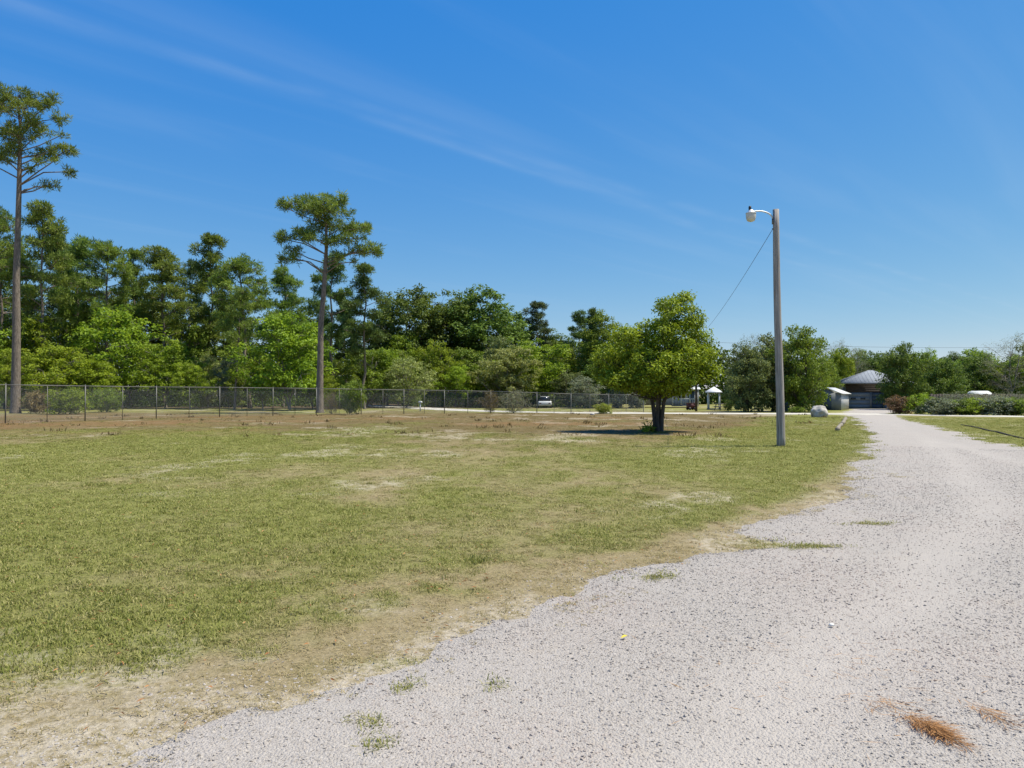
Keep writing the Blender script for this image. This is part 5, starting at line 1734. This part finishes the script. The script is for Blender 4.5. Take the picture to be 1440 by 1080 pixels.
# white trailer behind the hedge on the right
x, y = at(1377, 84)
tr_ = empty('travel_trailer', (x, y, g1(x, y)), RAD(72), 'low white trailer roof showing over the hedge row', 'trailer')
secs = [(-1.7, .6, 1.55, .85), (-1.3, .45, 1.95, 1.0), (0, .42, 2.12, 1.05), (1.3, .45, 1.98, 1.0), (1.7, .6, 1.6, .85)]
vs = []; fs = []
for (sx, z0, z1, w) in secs:
    ring = [(-w, z0), (-w, z1 - .25), (-w * .8, z1), (w * .8, z1), (w, z1 - .25), (w, z0)]
    vs += [(sx, a_, b__) for a_, b__ in ring]
for i in range(len(secs) - 1):
    for k_ in range(6):
        fs.append((i * 6 + k_, i * 6 + (k_ + 1) % 6, (i + 1) * 6 + (k_ + 1) % 6, (i + 1) * 6 + k_))
fs += [tuple(range(6))[::-1], tuple(24 + k_ for k_ in range(6))]
MB().add(vs, fs).build('body', M['white'], tr_)
for sy in (-1, 1):
    MB().tube([(0, sy * .85, .3), (0, sy * 1.06, .3)], .3, 16).build('wheel', M['black'], tr_, True)
MB().box(-.6, .4, -1.075, -1.055, 1.15, 1.6).build('window', M['glass'], tr_)
MB().bar((1.6, 0, .55), (2.6, 0, .45), .08).build('hitch', M['galv'], tr_)
# dark board fence along the back of the hedge
bf = empty('board_fence', (*at(1380, 70), 0), 0, 'dark low board fence behind the hedge row on the right', 'fence')
o0 = Vector(bf.location)
for i, px in enumerate(np.linspace(1310, 1470, 40)):
    x, y = at(px, 70 - (px - 1380) * .03)
    p = Vector((x, y, g1(x, y))) - o0
    hgt_ = 1.72 + random.uniform(-.04, .04)
    MB().box(p.x - .125, p.x + .125, p.y - .015 + .006 * (i % 2), p.y + .015 + .006 * (i % 2), 0, hgt_).build('board', M['sid_dark'], bf)
for z in (.4, 1.35):
    xa, ya = at(1310, 72.1); xb, yb = at(1470, 67.3)
    MB().bar(Vector((xa, ya + .06, z)) - o0, Vector((xb, yb + .06, z)) - o0, .05, .1).build('rail', M['sid_dark'], bf)

# ------------------------------------------------------------------ small things on the gravel
M['leaf_yellow'] = simple('yellow_leaf', (0.62, 0.48, 0.03), 0.6, 0.15, 40.0)
x, y = at(872, depth_of(904))
lf_ = MB()
for a_ in range(7):
    t_ = a_ / 6
lv_ = [(0, 0, .002), (.018, -.010, .008), (.034, -.012, .010), (.052, 0, .004), (.034, .012, .010), (.018, .010, .008), (.026, 0, .003)]
lf_.add(lv_, [(0, 1, 6), (1, 2, 6), (2, 3, 6), (3, 4, 6), (4, 5, 6), (5, 0, 6)])
o = lf_.build('fallen_leaf', M['leaf_yellow']); o.location = (x, y, g1(x, y) + .036); o.rotation_euler = (.15, -.2, .4)
tag(o, 'single yellow fallen leaf on the gravel', 'leaf')



def straw(px, py, nn, sx, sy, ang, label, loose=False):
    X, Y = at(px, depth_of(py))
    rg_ = np.random.default_rng(int(px))
    a = Acc()
    u = rg_.normal(0, sx, nn); v = rg_.normal(0, sy, nn)
    ca, sa_ = math.cos(ang), math.sin(ang)
    xx_ = u * ca - v * sa_; yy_ = u * sa_ + v * ca
    th = ang + rg_.normal(0, .8, nn)
    dr = np.stack([np.cos(th), np.sin(th), rg_.normal(0.02, .10, nn)], -1)
    hz2 = 0.011 * np.exp(-(u / sx) ** 2 / 2 - (v / sy) ** 2 / 2) * rg_.uniform(0.2, 1.2, nn)
    a.leaves(np.stack([xx_, yy_, hz2], -1), unit(dr), unit(np.stack([rg_.normal(0, .3, nn), rg_.normal(0, .3, nn), np.ones(nn)], -1)), rg_.uniform(.05, .15, nn), rg_.uniform(.0015, .004, nn), rg_.uniform(size=nn), 0.0)
    o = obj('pine_straw', a.mesh('pine_straw'), M['straw'])
    o.location = (X, Y, g1(X, Y) + .034)
    if loose:
        o.name = 'loose_straw'
        tag(o, label, None, None, 'stuff')
    else:
        tag(o, label, 'pine straw', 'pine straw clumps on the gravel')


straw(1303, 1030, 560, .075, .022, -1.30, 'larger rust brown clump of pine straw on the gravel')
straw(1250, 1000, 80, .10, .05, -1.2, 'thin scatter of tan pine straw beside the larger rust brown clump')
straw(1384, 1010, 90, .07, .02, -1.5, 'smaller thin tan clump of pine straw on the gravel')
straw(1180, 960, 150, .55, .40, -0.5, 'loose strands of pine straw strewn thinly over the open gravel', True)
